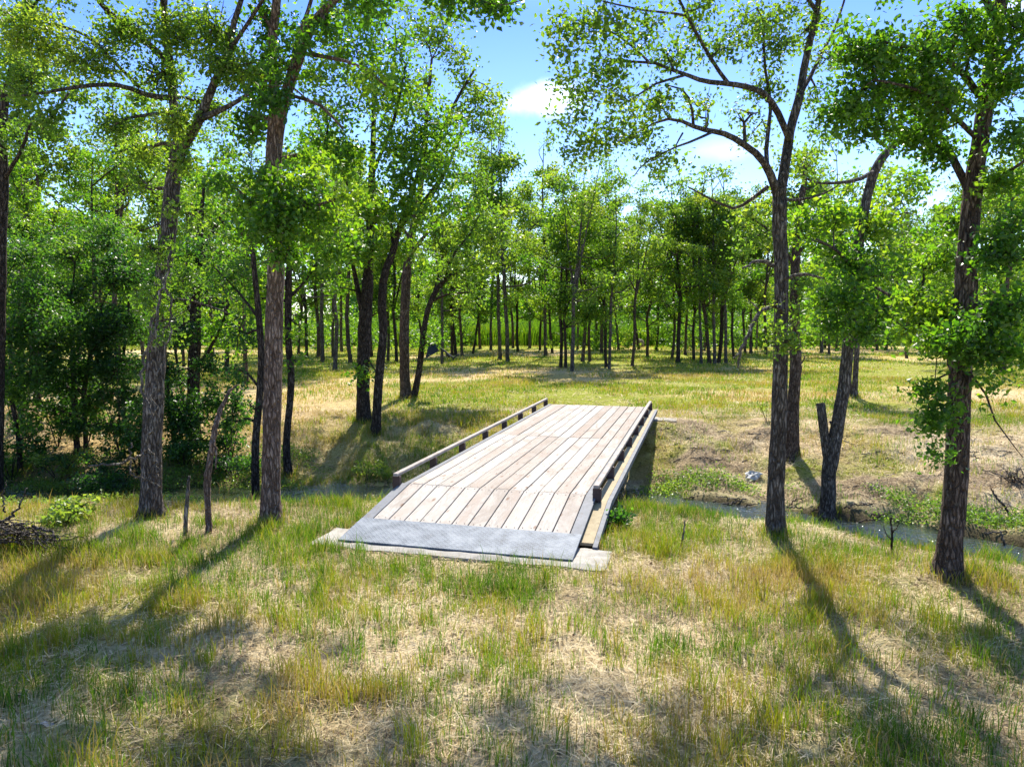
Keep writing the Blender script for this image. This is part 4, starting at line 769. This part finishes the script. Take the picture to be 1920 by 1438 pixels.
mb = MB()
def grass_band(n, y0, y1, h0, h1, w, thr, pat, per, sp, gain=5.):  # tufts: centre, then blades round it
    x, y = scatter(n, y0, y1); g, st, mud, soil = masks(x, y)
    fine = fbm(x, y, pat, 210, 3)
    keep = R.random(n) < np.clip((fine-thr)*gain, 0, 1)*(.4+.6*g)+.5*(g > .8)*(creek(x, y) > .6)*(x < 0)
    x, y = x[keep], y[keep]; hs = (h0+(h1-h0)*R.random(len(x))**1.5)*(.75+.6*(fine[keep]-.3))
    tj = R.normal(size=len(x))*.11
    c = np.maximum(2, (per*(.3+1.2*R.random(len(x)))).astype(int)); i = np.repeat(np.arange(len(x)), c)
    x = x[i]+R.normal(size=len(i))*sp; y = y[i]+R.normal(size=len(i))*sp; hs = hs[i]; tj = tj[i]
    g, st, mud, soil = masks(x, y); d = creek(x, y)
    k = off_bridge(x, y) & (np.abs(d) > .72) & (R.random(len(x)) > mud*.8) & (R.random(len(x)) > soil*.45) & ~((R.random(len(x)) < .35) & (d > .8) & (d < 6) & (x > 0)); x, y, hs, tj, g, st, d = [q[k] for q in (x, y, hs, tj, g, st, d)]; n = len(x)
    hue = fbm(x, y, 1.3, 240, 3)
    tone = .35+.85*(hue-.5)+.14*st+tj+R.normal(size=n)*.07-.16*sstep(2.4, .8, np.abs(d))
    tone = np.where(R.random(n) < .16+.25*st, .66+.26*R.random(n), tone)
    blades(mb, pos3(x, y), hs*(.55+.6*R.random(n)), w*(.7+.6*R.random(n)), np.clip(tone, 0, 1))
grass_band(26000, 2.6, 9.2, .07, .22, .0022, .42, .55, 11, .045, 5)
grass_band(7600, 2.6, 9.2, .13, .29, .0026, .42, .45, 22, .045, 6)
grass_band(9000, 2.6, 9.2, .06, .15, .0022, .30, .5, 8, .09, 3)
grass_band(24000, 8.8, 18, .08, .24, .004, .36, .8, 9, .08, 4)
grass_band(22000, 17, 34, .08, .2, .009, .34, 2.2, 7, .14)
grass_band(24000, 33, 72, .08, .22, .02, .30, 4.0, 4, .25)
for fx, fy, fr in FEET:
    if fy > 24: continue
    n = 170; az = R.random(n)*6.28; rr = fr*1.25+np.abs(R.normal(size=n))*.10; x = fx+np.cos(az)*rr; y = fy+np.sin(az)*rr
    blades(mb, pos3(x, y), .06+.14*R.random(n), .0026+.0002*fy*R.random(n), np.clip(.45+R.normal(size=n)*.2, 0, 1))
tag(mb.build('grass', M['blade']), 'thin yellow green grass growing in loose tufts over the dry ground', 'grass', kind='stuff')
mb = MB()
def straw_band(n, y0, y1, l, w):
    x, y = scatter(n, y0, y1); d = creek(x, y); k = off_bridge(x, y) & (np.abs(d) > 1.0) & (R.random(n) < .25+.9*fbm(x, y, .8, 250, 3)); x, y = x[k], y[k]; n = len(x)
    p = pos3(x, y); p[:, 2] += .004+.03*R.random(n)**2
    blades(mb, p, l*(.5+R.random(n)), w*(.6+.8*R.random(n)), np.clip(.62+R.normal(size=n)*.26-.3*sstep(.5, .7, fbm(x, y, 1.5, 260, 3)), 0, 1), flat=True)
xs_=None; straw_band(110000, 10.5, 19, .20, .0032); straw_band(150000, 2.6, 9.5, .14, .0021); straw_band(90000, 9, 20, .18, .0035); straw_band(40000, 20, 40, .25, .008)
tag(mb.build('straw', M['thatch']), 'dry cut straw lying flat between the grass tufts', 'straw', kind='stuff')
mb = MB(); x, y = scatter(16000, 2.6, 17); k = off_bridge(x, y) & (np.abs(creek(x, y)) > 1.0) & (R.random(16000) < 1.3*fbm(x, y, 1.2, 340, 3)**1.5); x, y = x[k], y[k]
p = pos3(x, y); p[:, 2] += .012; leaves(mb, p, .032, R.random(len(x)), 2.5, .75)
tag(mb.build('leaf_litter', M['litter']), 'small dry brown leaves and bark crumbs scattered on the ground', 'leaf litter', kind='stuff')
# leafy ground cover on both banks
mb = MB(); n = 15000; x = R.uniform(-11, 9, n); dd = np.where(x < -4.2, R.uniform(-3.4, 2.6, n), R.uniform(-1.6, 1.9, n)); y = np.interp(x, CK[:, 0], CK[:, 1])+dd
k = (fbm(x, y, 1.1, 270, 3) > np.where(x < -4.2, .46, .55)) & (np.abs(creek(x, y)) > .75) & off_bridge(x, y, -.35); x, y = x[k], y[k]
P = pos3(x, y); cnt = R.integers(8, 20, len(x)); idx = np.repeat(np.arange(len(x)), cnt)
q = P[idx]+R.normal(size=(len(idx), 3))*np.array([.10, .10, .0]); q[:, 2] += R.random(len(idx))*(.05+.22*fbm(P[:, 0], P[:, 1], 1.4, 280, 2)[idx])
leaves(mb, q, .042, np.clip(.5+R.normal(size=len(idx))*.18+(fbm(P[:, 0], P[:, 1], .9, 290, 2)[idx]-.5)*.5, 0, 1), .9, .7)
tag(mb.build('ground_cover', M['leaf_weed']), 'low broad leaved weeds covering the creek banks', 'weeds', kind='stuff')
# tall grass field behind the grove
mb = MB(); n = 42000; x = R.uniform(-75, 75, n); y = 66+R.random(n)**1.6*26+3*fbm(x, x*0, 12, 300, 2)
h = 1.2+1.6*fbm(x, y, 9, 310, 3)+.055*(y-66)+R.normal(size=n)*.25
blades(mb, pos3(x, y), h, .035+.03*R.random(n), np.clip(.17+.35*(fbm(x, y, 5, 320, 3)-.5)+R.normal(size=n)*.07, 0, .36), .2, .25)
tag(mb.build('tall_grass', M['blade']), 'bright green field of tall grass behind the grove', 'tall grass', kind='stuff')
# undergrowth along the tall grass
mb = MB()
for c in range(1000):
    x = R.uniform(-70, 70); y = R.uniform(56, 80)
    if fbm(x, y, 6, 330, 3) < .47: continue
    h = R.uniform(.5, 3.6)*(.45+.9*vnoise(x/4, y/4, 335)); r = h*R.uniform(.35, .6); m = int(60*h)
    p = np.array([x, y, 0])+R.normal(size=(m, 3))*np.array([r*.5, r*.5, 0]); p[:, 2] = h*R.random(m)**.8
    leaves(mb, p, .26, np.clip(.35+R.normal()*.16+R.normal(size=m)*.12, 0, 1), .5, .7)
tag(mb.build('undergrowth', M['leaf_elm']), 'ragged shrubs and undergrowth along the edge of the tall grass', 'undergrowth', kind='stuff')
# far woodland
mb = MB(); tr = 0
for layer, (yy, nn) in enumerate(((104, 150), (116, 150))):
    for c in range(nn):
        cx = R.uniform(-125, 125); H = R.uniform(7.5, 12.5)+layer*1.5
        gapf = 1-.45*math.exp(-((cx/yy*F+960-965)/70)**2)
        H *= gapf
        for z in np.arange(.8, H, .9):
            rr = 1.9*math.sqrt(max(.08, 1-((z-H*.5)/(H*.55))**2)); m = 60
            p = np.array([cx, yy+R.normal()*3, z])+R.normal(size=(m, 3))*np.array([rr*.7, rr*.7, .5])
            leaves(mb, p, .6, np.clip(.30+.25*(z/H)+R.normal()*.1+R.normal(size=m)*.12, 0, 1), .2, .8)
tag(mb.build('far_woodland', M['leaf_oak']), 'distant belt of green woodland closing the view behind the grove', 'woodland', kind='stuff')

# ------------------------------------------------------------------ bushes and small plants
def bush(label, px, py, rpx, hpx, tone, n, leaf='leaf_dark', name='bush', ls=.06):
    g = on_ground(px, py); T = Tree(); k = g[1]/F
    for a in range(5):
        az = a*1.26+R.random(); e = g+np.array([cos(az)*rpx*k*.6, sin(az)*rpx*k*.6, hpx*k*R.uniform(.6, .95)])
        T.limb(np.array([g-np.array([0, 0, .05]), (g+e)/2+np.array([0, 0, .05]), e]), [.012, .009, .004], 5, .05)
    for a in range(7):
        c = g+np.array([R.normal()*rpx*k*.45, R.normal()*rpx*k*.4, hpx*k*R.uniform(.3, .85)]); T.clump(c, rpx*k*.5, rpx*k*.5, hpx*k*.3, n, 16, ls, .09, tone, br=.008)
    e = T.build(name, label, g, 'bark_dark', leaf, 'bushes and weeds on the creek banks', 'bush', 'foliage')
    for c in e.children:
        if c.name.startswith('trunk'): c.name = 'stems'
    return e
for a in (('dark bush under the stem pair on the left bank', 215, 905, 78, 75, .3, 16), ('yellowish bush on the left bank above the brush pile', 110, 900, 70, 60, .75, 9), ('dark green bush right of the forked oak foot', 345, 880, 59, 62, .35, 16), ('low dark bush between dead stem and pale straight trunk', 440, 900, 57, 57, .35, 16),
          ('dark bush in the shade left of the forked oak, low at the water', 215, 935, 59, 50, .2, 16), ('green weedy bush at the left foot of the bank by the brush pile', 130, 985, 60, 46, .6, 8), ('leafy weed clump beside the water left of the bridge rail', 690, 900, 46, 40, .7, 8), ('dark weed clump in the shade right under the bridge edge', 1130, 990, 40, 34, .2, 8), ('dark bush against the left frame edge on the bank', 20, 900, 78, 87, .4, 16)):
    bush(*a, leaf='leaf_weed' if a[5] > .5 else 'leaf_dark')
for a in (('tall leafy shrub at the left frame edge below the trees', 40, 850, 75, 210), ('tall dark shrub left of the stem pair on the left bank', 108, 838, 70, 170), ('tall dark shrub between the stem pair and the forked oak', 228, 862, 66, 190), ('leafy shrub crowded against the left side of the forked oak', 258, 890, 50, 150), ('tall shrub behind the bare stake, left of the bent dead tree', 340, 862, 56, 190), ('tall shrub between bent dead tree and pale straight trunk', 432, 868, 52, 170), ('dark shrub filling the gap under the stem pair crowns', 165, 830, 66, 150)):
    bush(a[0], a[1], a[2], a[3], a[4], .34, 20, ls=.075)
def spray(label, px, py, h, tone):                      # small upright leafy shoot
    g = on_ground(px, py); T = Tree(); k = g[1]/F
    for a in range(3):
        e = g+np.array([R.normal()*.05-.1*a, R.normal()*.08, h*k*R.uniform(.6, 1)]); T.limb(np.array([g, (g+e)/2+R.normal(size=3)*.02, e]), [.007, .005, .003], 4, 0)
        T.clump((g+2*e)/3, .07, .07, h*k*.3, 3, 9, .05, .05, tone, br=.004)
    e = T.build('young_shoot', label, g, 'bark_dark', 'leaf_weed', None, 'shoot', 'foliage')
spray('small bright yellow green shoot in front of the slim brown trunk, left of the elm', 1437, 790, 52, .98)

# ------------------------------------------------------------------ dead wood, stakes, brush
def px_thing(name, label, cat, base, tubes, mat='dead', wob=.008, group=None, sides=7):
    g = on_ground(*base); mb = MB()
    for P in tubes:
        W_ = [];
        for p in P: W_.append(at_depth(p[0], p[1], g[1]+(p[3] if len(p) > 3 else 0)))
        n = max(5, 5*len(P)); Q = spline(np.array(W_), n); Q[1:-1] += R.normal(size=(n-2, 3))*wob
        r = np.interp(np.linspace(0, 1, n), np.linspace(0, 1, len(P)), [p[2]/2/F*g[1] for p in P]); mb.tube(Q, r, sides, .14)
    o = mb.build(name, M[mat], None, True, g); o.location = tuple(g); return tag(o, label, cat, group)
px_thing('wooden_stake', 'short bare upright stake in the grass, left of the bent dead stem', 'stake', (348, 1008), [[(347, 1012, 9), (349, 960, 8), (352, 920, 7), (355, 892, 4)]], wob=.002)
px_thing('bare_dead_tree', 'tall bent dead stem leaning right, between the stake and the pale straight trunk', 'dead tree', (391, 1000), [[(391, 1006, 13), (390, 950, 12), (389, 905, 14), (395, 860, 12), (402, 810, 11), (414, 770, 9, .1), (430, 735, 6, .2), (446, 722, 3, .3)], [(400, 815, 6), (405, 850, 4, -.1), (404, 880, 3, -.1)]], 'bark_pale', .004)
px_thing('fallen_stick', 'thin straight stick lying in the grass in front of the tread plate', 'stick', (752, 1118), [[(712, 1138, 5, -.12), (735, 1126, 5), (760, 1114, 4, .05), (790, 1099, 3, .2)], [(760, 1114, 2.5, .05), (772, 1112, 2, .05), (780, 1116, 1.5, 0)]], 'bark_grey', .004)
px_thing('fallen_stick', 'long thin pale twig bent over the grass, left of the bridge slab', 'stick', (420, 1050), [[(330, 1086, 3, -.35), (390, 1066, 4, -.1), (440, 1048, 4, .1), (490, 1036, 3, .2), (525, 1034, 2, .2)]], 'bark_pale', .004)
px_thing('dry_stalk', 'pale bare stalk upright in the grass right of the bridge', 'stalk', (1276, 1032), [[(1275, 1032, 4), (1281, 1005, 3.5), (1285, 975, 2.5)]], 'dead', .004)
px_thing('dry_stalk', 'dark twiggy stalk standing before the blue water reflection', 'stalk', (1672, 1035), [[(1671, 1040, 5), (1673, 1010, 4), (1671, 970, 3)], [(1672, 1012, 2.5), (1662, 1000, 2), (1657, 985, 1.2)], [(1672, 1000, 2.5), (1682, 988, 2), (1686, 975, 1.2)]], 'bark_dark', .004)
px_thing('fallen_branch', 'dark curved branch poking down the slope at the right frame edge', 'branch', (1900, 975), [[(1858, 915, 3, .3), (1870, 935, 4, .2), (1888, 955, 5, .1), (1903, 973, 6)]], 'bark_brown')
px_thing('fallen_log', 'grey log lying at the water edge, right frame edge', 'log', (1885, 1028), [[(1852, 1018, 7, .1), (1885, 1027, 9, 0), (1925, 1034, 10, -.1), (1990, 1046, 10, -.2)], [(1885, 1027, 5), (1880, 1010, 4), (1876, 995, 2)]], 'dead')
px_thing('root_stub', 'small reddish root stub beside the right edge of the tread plate', 'root', (1100, 1018), [[(1096, 1026, 9), (1101, 1016, 7), (1098, 1004, 5), (1100, 995, 4)]], 'bark_pale', .003)
TB = []
for q in range(26):
    a = R.uniform(-2.6, -.2); L = R.uniform(25, 85); x0, y0 = 1905+R.normal()*14, 902+R.normal()*6
    TB.append([(x0, y0, 2.5, 0), (x0+cos(a)*L*.5, y0+sin(a)*L*.3, 2, R.normal()*.2), (x0+cos(a)*L, y0+sin(a)*L*.4-4, 1, R.normal()*.4)])
px_thing('dead_branch', 'heap of bleached fine twigs on the far bank at the right frame edge', 'brush pile', (1895, 905), TB, 'dead', .01, sides=4)
TB = []
for q in range(150):
    x0 = R.uniform(-60, 105); hh = 46*max(.12, 1-((x0-5)/110)**2); y0 = 1020-R.random()*hh+6; a = R.normal()*.45; L = R.uniform(20, 70)
    TB.append([(x0-cos(a)*L, y0+sin(a)*L*.5, 4*R.uniform(.5, 1), R.normal()*.3), (x0, y0-3, 4*R.uniform(.4, 1), R.normal()*.25), (x0+cos(a)*L, y0-sin(a)*L*.5+4, 1.5, R.normal()*.3)])
TB += [[(-10, 985, 5), (20, 968, 5, -.2), (40, 940, 3, -.3), (52, 915, 2, -.3)], [(10, 960, 4, -.2), (4, 930, 3, -.2), (10, 905, 2, -.2)], [(60, 985, 6, -.3), (95, 1000, 5, -.4), (112, 1012, 3, -.4)]]
px_thing('brush_pile', 'dark heap of cut branches in the shade at the left frame edge', 'brush pile', (40, 1022), TB, 'bark_grey', .012, sides=5)
# pale twigs strewn over the right bank: each a stick
for q in range(80):
    px, py = R.uniform(1230, 1900), R.uniform(800, 955)
    if 1430 < px < 1590 or 1750 < px < 1830: continue
    a = R.normal()*.5; L = R.uniform(8, 24)
    px_thing('fallen_stick', 'bleached stick in cut straw on the far bank slope right of the bridge', 'stick', (px, py), [[(px-L, py+a*8, 2.2, -.03), (px, py-1.5, 2.2, 0), (px+L, py-a*8, 1.2, .03)]], 'dead', .01, 'sticks on the far bank slope', 5)
for q in range(26):
    px = R.uniform(1250, 1910); py = np.interp(px, [1250, 1450, 1650, 1920], [935, 950, 968, 1000])+R.normal()*9
    if 1425 < px < 1485 or 1735 < px < 1840: continue
    a = R.normal()*.7; L = R.uniform(12, 34)
    px_thing('driftwood_stick', 'dark driftwood stick stranded along the muddy far edge of the creek', 'stick', (px, py), [[(px-L, py+a*9, 3.5, -.05), (px, py-3-R.random()*5, 3, 0), (px+L, py-a*9-4, 1.5, .05)]], 'bark_brown' if q % 2 else 'bark_grey', .012, 'driftwood along the creek edge', 5)
# vines on the forked oak
px_thing('hanging_vine', 'pale twisting bare vines hanging down the forked oak trunk', 'vine', (284, 985), [
    [(322, 470, 5, -.25), (305, 540, 5, -.3), (288, 620, 5, -.35), (268, 680, 5, -.3), (270, 740, 5, -.35), (285, 780, 6, -.4), (278, 820, 6, -.4), (268, 850, 5, -.4), (250, 860, 4, -.5), (215, 870, 4, -.6), (165, 874, 3, -.7)],
    [(300, 690, 4, -.35), (285, 740, 5, -.4), (292, 790, 5, -.4), (276, 832, 5, -.4), (290, 860, 5, -.4), (295, 885, 3, -.4), (302, 905, 2, -.4)],
    [(246, 830, 3, -.6), (244, 870, 3, -.6), (252, 890, 3, -.6), (280, 900, 3, -.5), (300, 912, 2, -.4)],
    [(300, 520, 4, -.25), (322, 575, 4, -.3), (310, 660, 3, -.3), (300, 760, 3, -.35)]], 'dead', .012)
# boulder, scrap, bark curl
def blob(name, label, cat, c, dim, mat, seed, rough=.25):
    r = np.random.default_rng(seed); mb = MB(); nu, nv = 18, 10
    ph = r.random(6)*6
    V = []
    for i in range(nv+1):
        th = pi*i/nv
        for j in range(nu):
            a = 2*pi*j/nu; k = 1+rough*(.5*sin(2*a+ph[0]+2*th)+.35*sin(3*a+ph[1])*sin(3*th+ph[2])+.25*sin(7*a+ph[3])*sin(5*th))+rough*.25*r.normal()
            V.append((dim[0]*k*sin(th)*cos(a), dim[1]*k*sin(th)*sin(a), dim[2]*k*cos(th)))
    mb.add(V, [(i*nu+j, (i+1)*nu+j, (i+1)*nu+(j+1) % nu, i*nu+(j+1) % nu) for i in range(nv) for j in range(nu)])
    o = mb.build(name, M[mat]); o.location = tuple(c); return tag(o, label, cat)
g = on_ground(1199, 651); blob('boulder', 'pale rounded boulder at the foot of the tall grass beyond the bridge', 'boulder', g+np.array([0, 0, .28]), (.42, .36, .48), 'boulder', 5, .16)
g = on_ground(1412, 898); blob('crumpled_scrap', 'crumpled white and grey scrap lying on the far bank left of the elm trunk', 'scrap', g+np.array([0, 0, .05]), (.17, .13, .085), 'scrap', 8, .5)
g = on_ground(80, 1362)
mb = MB(); th = np.linspace(-.4, 1.3, 9); V = []
for rr in (.0, .009):
    for t in th:
        for s in np.linspace(-1, 1, 4): V.append(((.09+rr)*sin(t*1.2)+.02*s, s*.028*(1-.3*abs(t-.4)), (.07+rr)*cos(t*1.2)+.006*sin(9*t+s)))
m = 36; q = []
for o_ in (0, m):
    for i in range(8):
        for j in range(3): q.append((o_+i*4+j, o_+i*4+j+1, o_+(i+1)*4+j+1, o_+(i+1)*4+j))
rim = [i*4 for i in range(9)]+[33, 34]+[i*4+3 for i in range(8, -1, -1)]+[2, 1]
q += [(rim[i], rim[(i+1) % len(rim)], m+rim[(i+1) % len(rim)], m+rim[i]) for i in range(len(rim))]
mb.add(V, q); o = mb.build('bark_curl', M['rock'], None, True); o.scale = (.6, .6, .6); o.location = tuple(g+np.array([0, 0, -.02])); tag(o, 'curled piece of pale bark in the foreground grass at left', 'bark')

# black tub with a long arm on the leaning tree
D = g11[1]-.25
tb = empty('hanging_tub', at_depth(815, 655, D), 0, 'black open tub with a long T-ended arm, hung on the thin leaning tree', 'tub')
B0 = at_depth(815, 655, D)
def tp(px, py, dd=0): return at_depth(px, py, D+dd)-B0
mb = MB()
outer = [tp(796, 655, -.2), tp(803, 649, .25), tp(815, 646, .25), tp(824, 658, -.2)]
low = [tp(796, 673, -.25), tp(800, 672, .2), tp(812, 667, .2), tp(812, 668, -.25)]
a = [tp(803, 650, -.22), tp(818, 647, -.22), tp(818, 647, .2), tp(803, 650, .2)]
b = [tp(797, 673, -.27), tp(823, 658, -.27), tp(823, 658, .27), tp(797, 673, .27)]
def quadbox(mb, a, b, th=.0):
    mb.add(np.array(a+b), [(0, 1, 2, 3), (4, 0, 3, 7), (1, 5, 6, 2), (0, 4, 5, 1), (3, 2, 6, 7)])
quadbox(mb, a, b); ca = np.mean(a+b, 0)
ai = [ca+(p-ca)*.93+np.array([0, 0, -.01]) for p in a]; bi = [ca+(p-ca)*.93 for p in b]
mb.add(np.array(ai+bi), [(3, 2, 1, 0), (7, 3, 0, 4), (2, 6, 5, 1), (1, 5, 4, 0), (7, 6, 2, 3)])
m_ = MB(); 
for i in range(4): mb.add(np.array([b[i], b[(i+1) % 4], bi[(i+1) % 4], bi[i]]), [(0, 1, 2, 3)])
mb.build('tub', M['tub'], tb)
mb = MB(); mb.tube(np.array([tp(806, 648, .1), tp(815, 646, -.1), tp(830, 656, -.1), tp(850, 671, -.1)]), [.035, .032, .03, .026], 7); mb.build('arm', M['blackmetal'], tb)
mb = MB(); mb.tube(np.array([tp(849, 675, -.1), tp(851, 671, -.1), tp(861, 664, -.1)]), .024, 7); mb.build('arm_handle', M['blackmetal'], tb)
mb = MB(); mb.tube(np.array([tp(837, 663, -.1), tp(844, 669, -.1)]), .055, 7); mb.build('arm_sleeve', M['blackmetal'], tb)
mb = MB(); mb.tube(np.array([tp(790, 648, .25), tp(800, 643, .1), tp(808, 648, 0)]), [.02, .02, .02], 7); mb.build('bracket', M['blackmetal'], tb)

# ------------------------------------------------------------------ light, sky, render settings
SUN_EL, SUN_AZ = radians(53), radians(8)                 # azimuth clockwise from +Y
sd = bpy.data.lights.new('sun', 'SUN'); so = bpy.data.objects.new('sun', sd); COL.objects.link(so)
sd.energy = 4.6; sd.angle = radians(.55); sd.color = (1, .93, .80)
so.rotation_euler = (pi/2-SUN_EL, 0, pi-SUN_AZ)          # lamp shines towards -direction
wd = bpy.data.worlds.new('World'); scn.world = wd; wd.use_nodes = True; nt = wd.node_tree; nt.nodes.clear()
def wn(t, ins=None, **kw):
    nd = nt.nodes.new(t)
    for k, v in kw.items(): setattr(nd, k, v)
    for k, v in (ins or {}).items():
        if isinstance(v, bpy.types.NodeSocket): nt.links.new(v, nd.inputs[k])
        else: nd.inputs[k].default_value = v
    return nd
sky = wn('ShaderNodeTexSky', sky_type='NISHITA', sun_disc=False, sun_elevation=SUN_EL, sun_rotation=SUN_AZ, air_density=1.0, dust_density=.6, ozone_density=2.5)
tc = wn('ShaderNodeTexCoord').outputs['Generated']
nz = wn('ShaderNodeTexNoise', {'Vector': tc, 'Scale': 9.0, 'Detail': 6.0, 'Roughness': .55}).outputs[0]
def cloud(px, py, rx, ry, gain):
    c = unit(ray(px, py)); rt = unit(np.cross(c, [0, 0, 1])); up = np.cross(rt, c)
    dt = lambda v: wn('ShaderNodeVectorMath', {0: tc, 1: tuple(v)}, operation='DOT_PRODUCT').outputs['Value']
    mt = lambda op, a, b=0.: wn('ShaderNodeMath', {0: a, 1: b}, operation=op).outputs[0]
    u = mt('DIVIDE', dt(rt), rx/F); v = mt('DIVIDE', dt(up), ry/F)
    e = mt('SQRT', mt('ADD', mt('MULTIPLY', u, u), mt('MULTIPLY', v, v)))
    f = mt('GREATER_THAN', dt(c), 0.)
    m = mt('SUBTRACT', mt('ADD', 1.0, mt('MULTIPLY', mt('SUBTRACT', nz, .5), 2.6)), e)
    r = wn('ShaderNodeMapRange', {0: m, 1: .0, 2: 1.1}, interpolation_type='SMOOTHSTEP').outputs[0]
    return mt('MULTIPLY', mt('MULTIPLY', r, f), gain)
c1 = cloud(1020, 190, 92, 34, .72); c2 = cloud(1350, 282, 80, 22, .2); c3 = cloud(1890, 20, 60, 40, .4)
cm = wn('ShaderNodeMath', {0: wn('ShaderNodeMath', {0: c1, 1: c2}, operation='MAXIMUM').outputs[0], 1: c3}, operation='MAXIMUM').outputs[0]
zc = wn('ShaderNodeSeparateXYZ', {0: tc}).outputs[2]
cr = wn('ShaderNodeValToRGB', {0: zc}); el = cr.color_ramp.elements; el[0].position = .06; el[0].color = (.84, .89, 1., 1); el[1].position = .38; el[1].color = (.30, .45, .86, 1); e4 = el.new(.22); e4.color = (.52, .65, .95, 1); e3 = el.new(.78); e3.color = (.95, 1., 1., 1)  # overhead stop brightened above the view to add fill light
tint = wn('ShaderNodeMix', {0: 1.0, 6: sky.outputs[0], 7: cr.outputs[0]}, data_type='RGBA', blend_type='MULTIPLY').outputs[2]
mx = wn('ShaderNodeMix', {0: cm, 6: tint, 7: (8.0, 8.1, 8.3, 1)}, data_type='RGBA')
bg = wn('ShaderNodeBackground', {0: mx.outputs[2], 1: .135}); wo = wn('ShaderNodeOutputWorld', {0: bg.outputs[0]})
scn.view_settings.view_transform = 'Standard'; scn.view_settings.look = 'None'; scn.view_settings.exposure = 1.22; scn.view_settings.gamma = 1
scn.render.engine = 'CYCLES'
scn.cycles.max_bounces = 7; scn.cycles.diffuse_bounces = 3; scn.cycles.glossy_bounces = 2; scn.cycles.transmission_bounces = 4; scn.cycles.transparent_max_bounces = 4
scn.cycles.use_denoising = True
scn.cycles.sample_clamp_indirect = 6
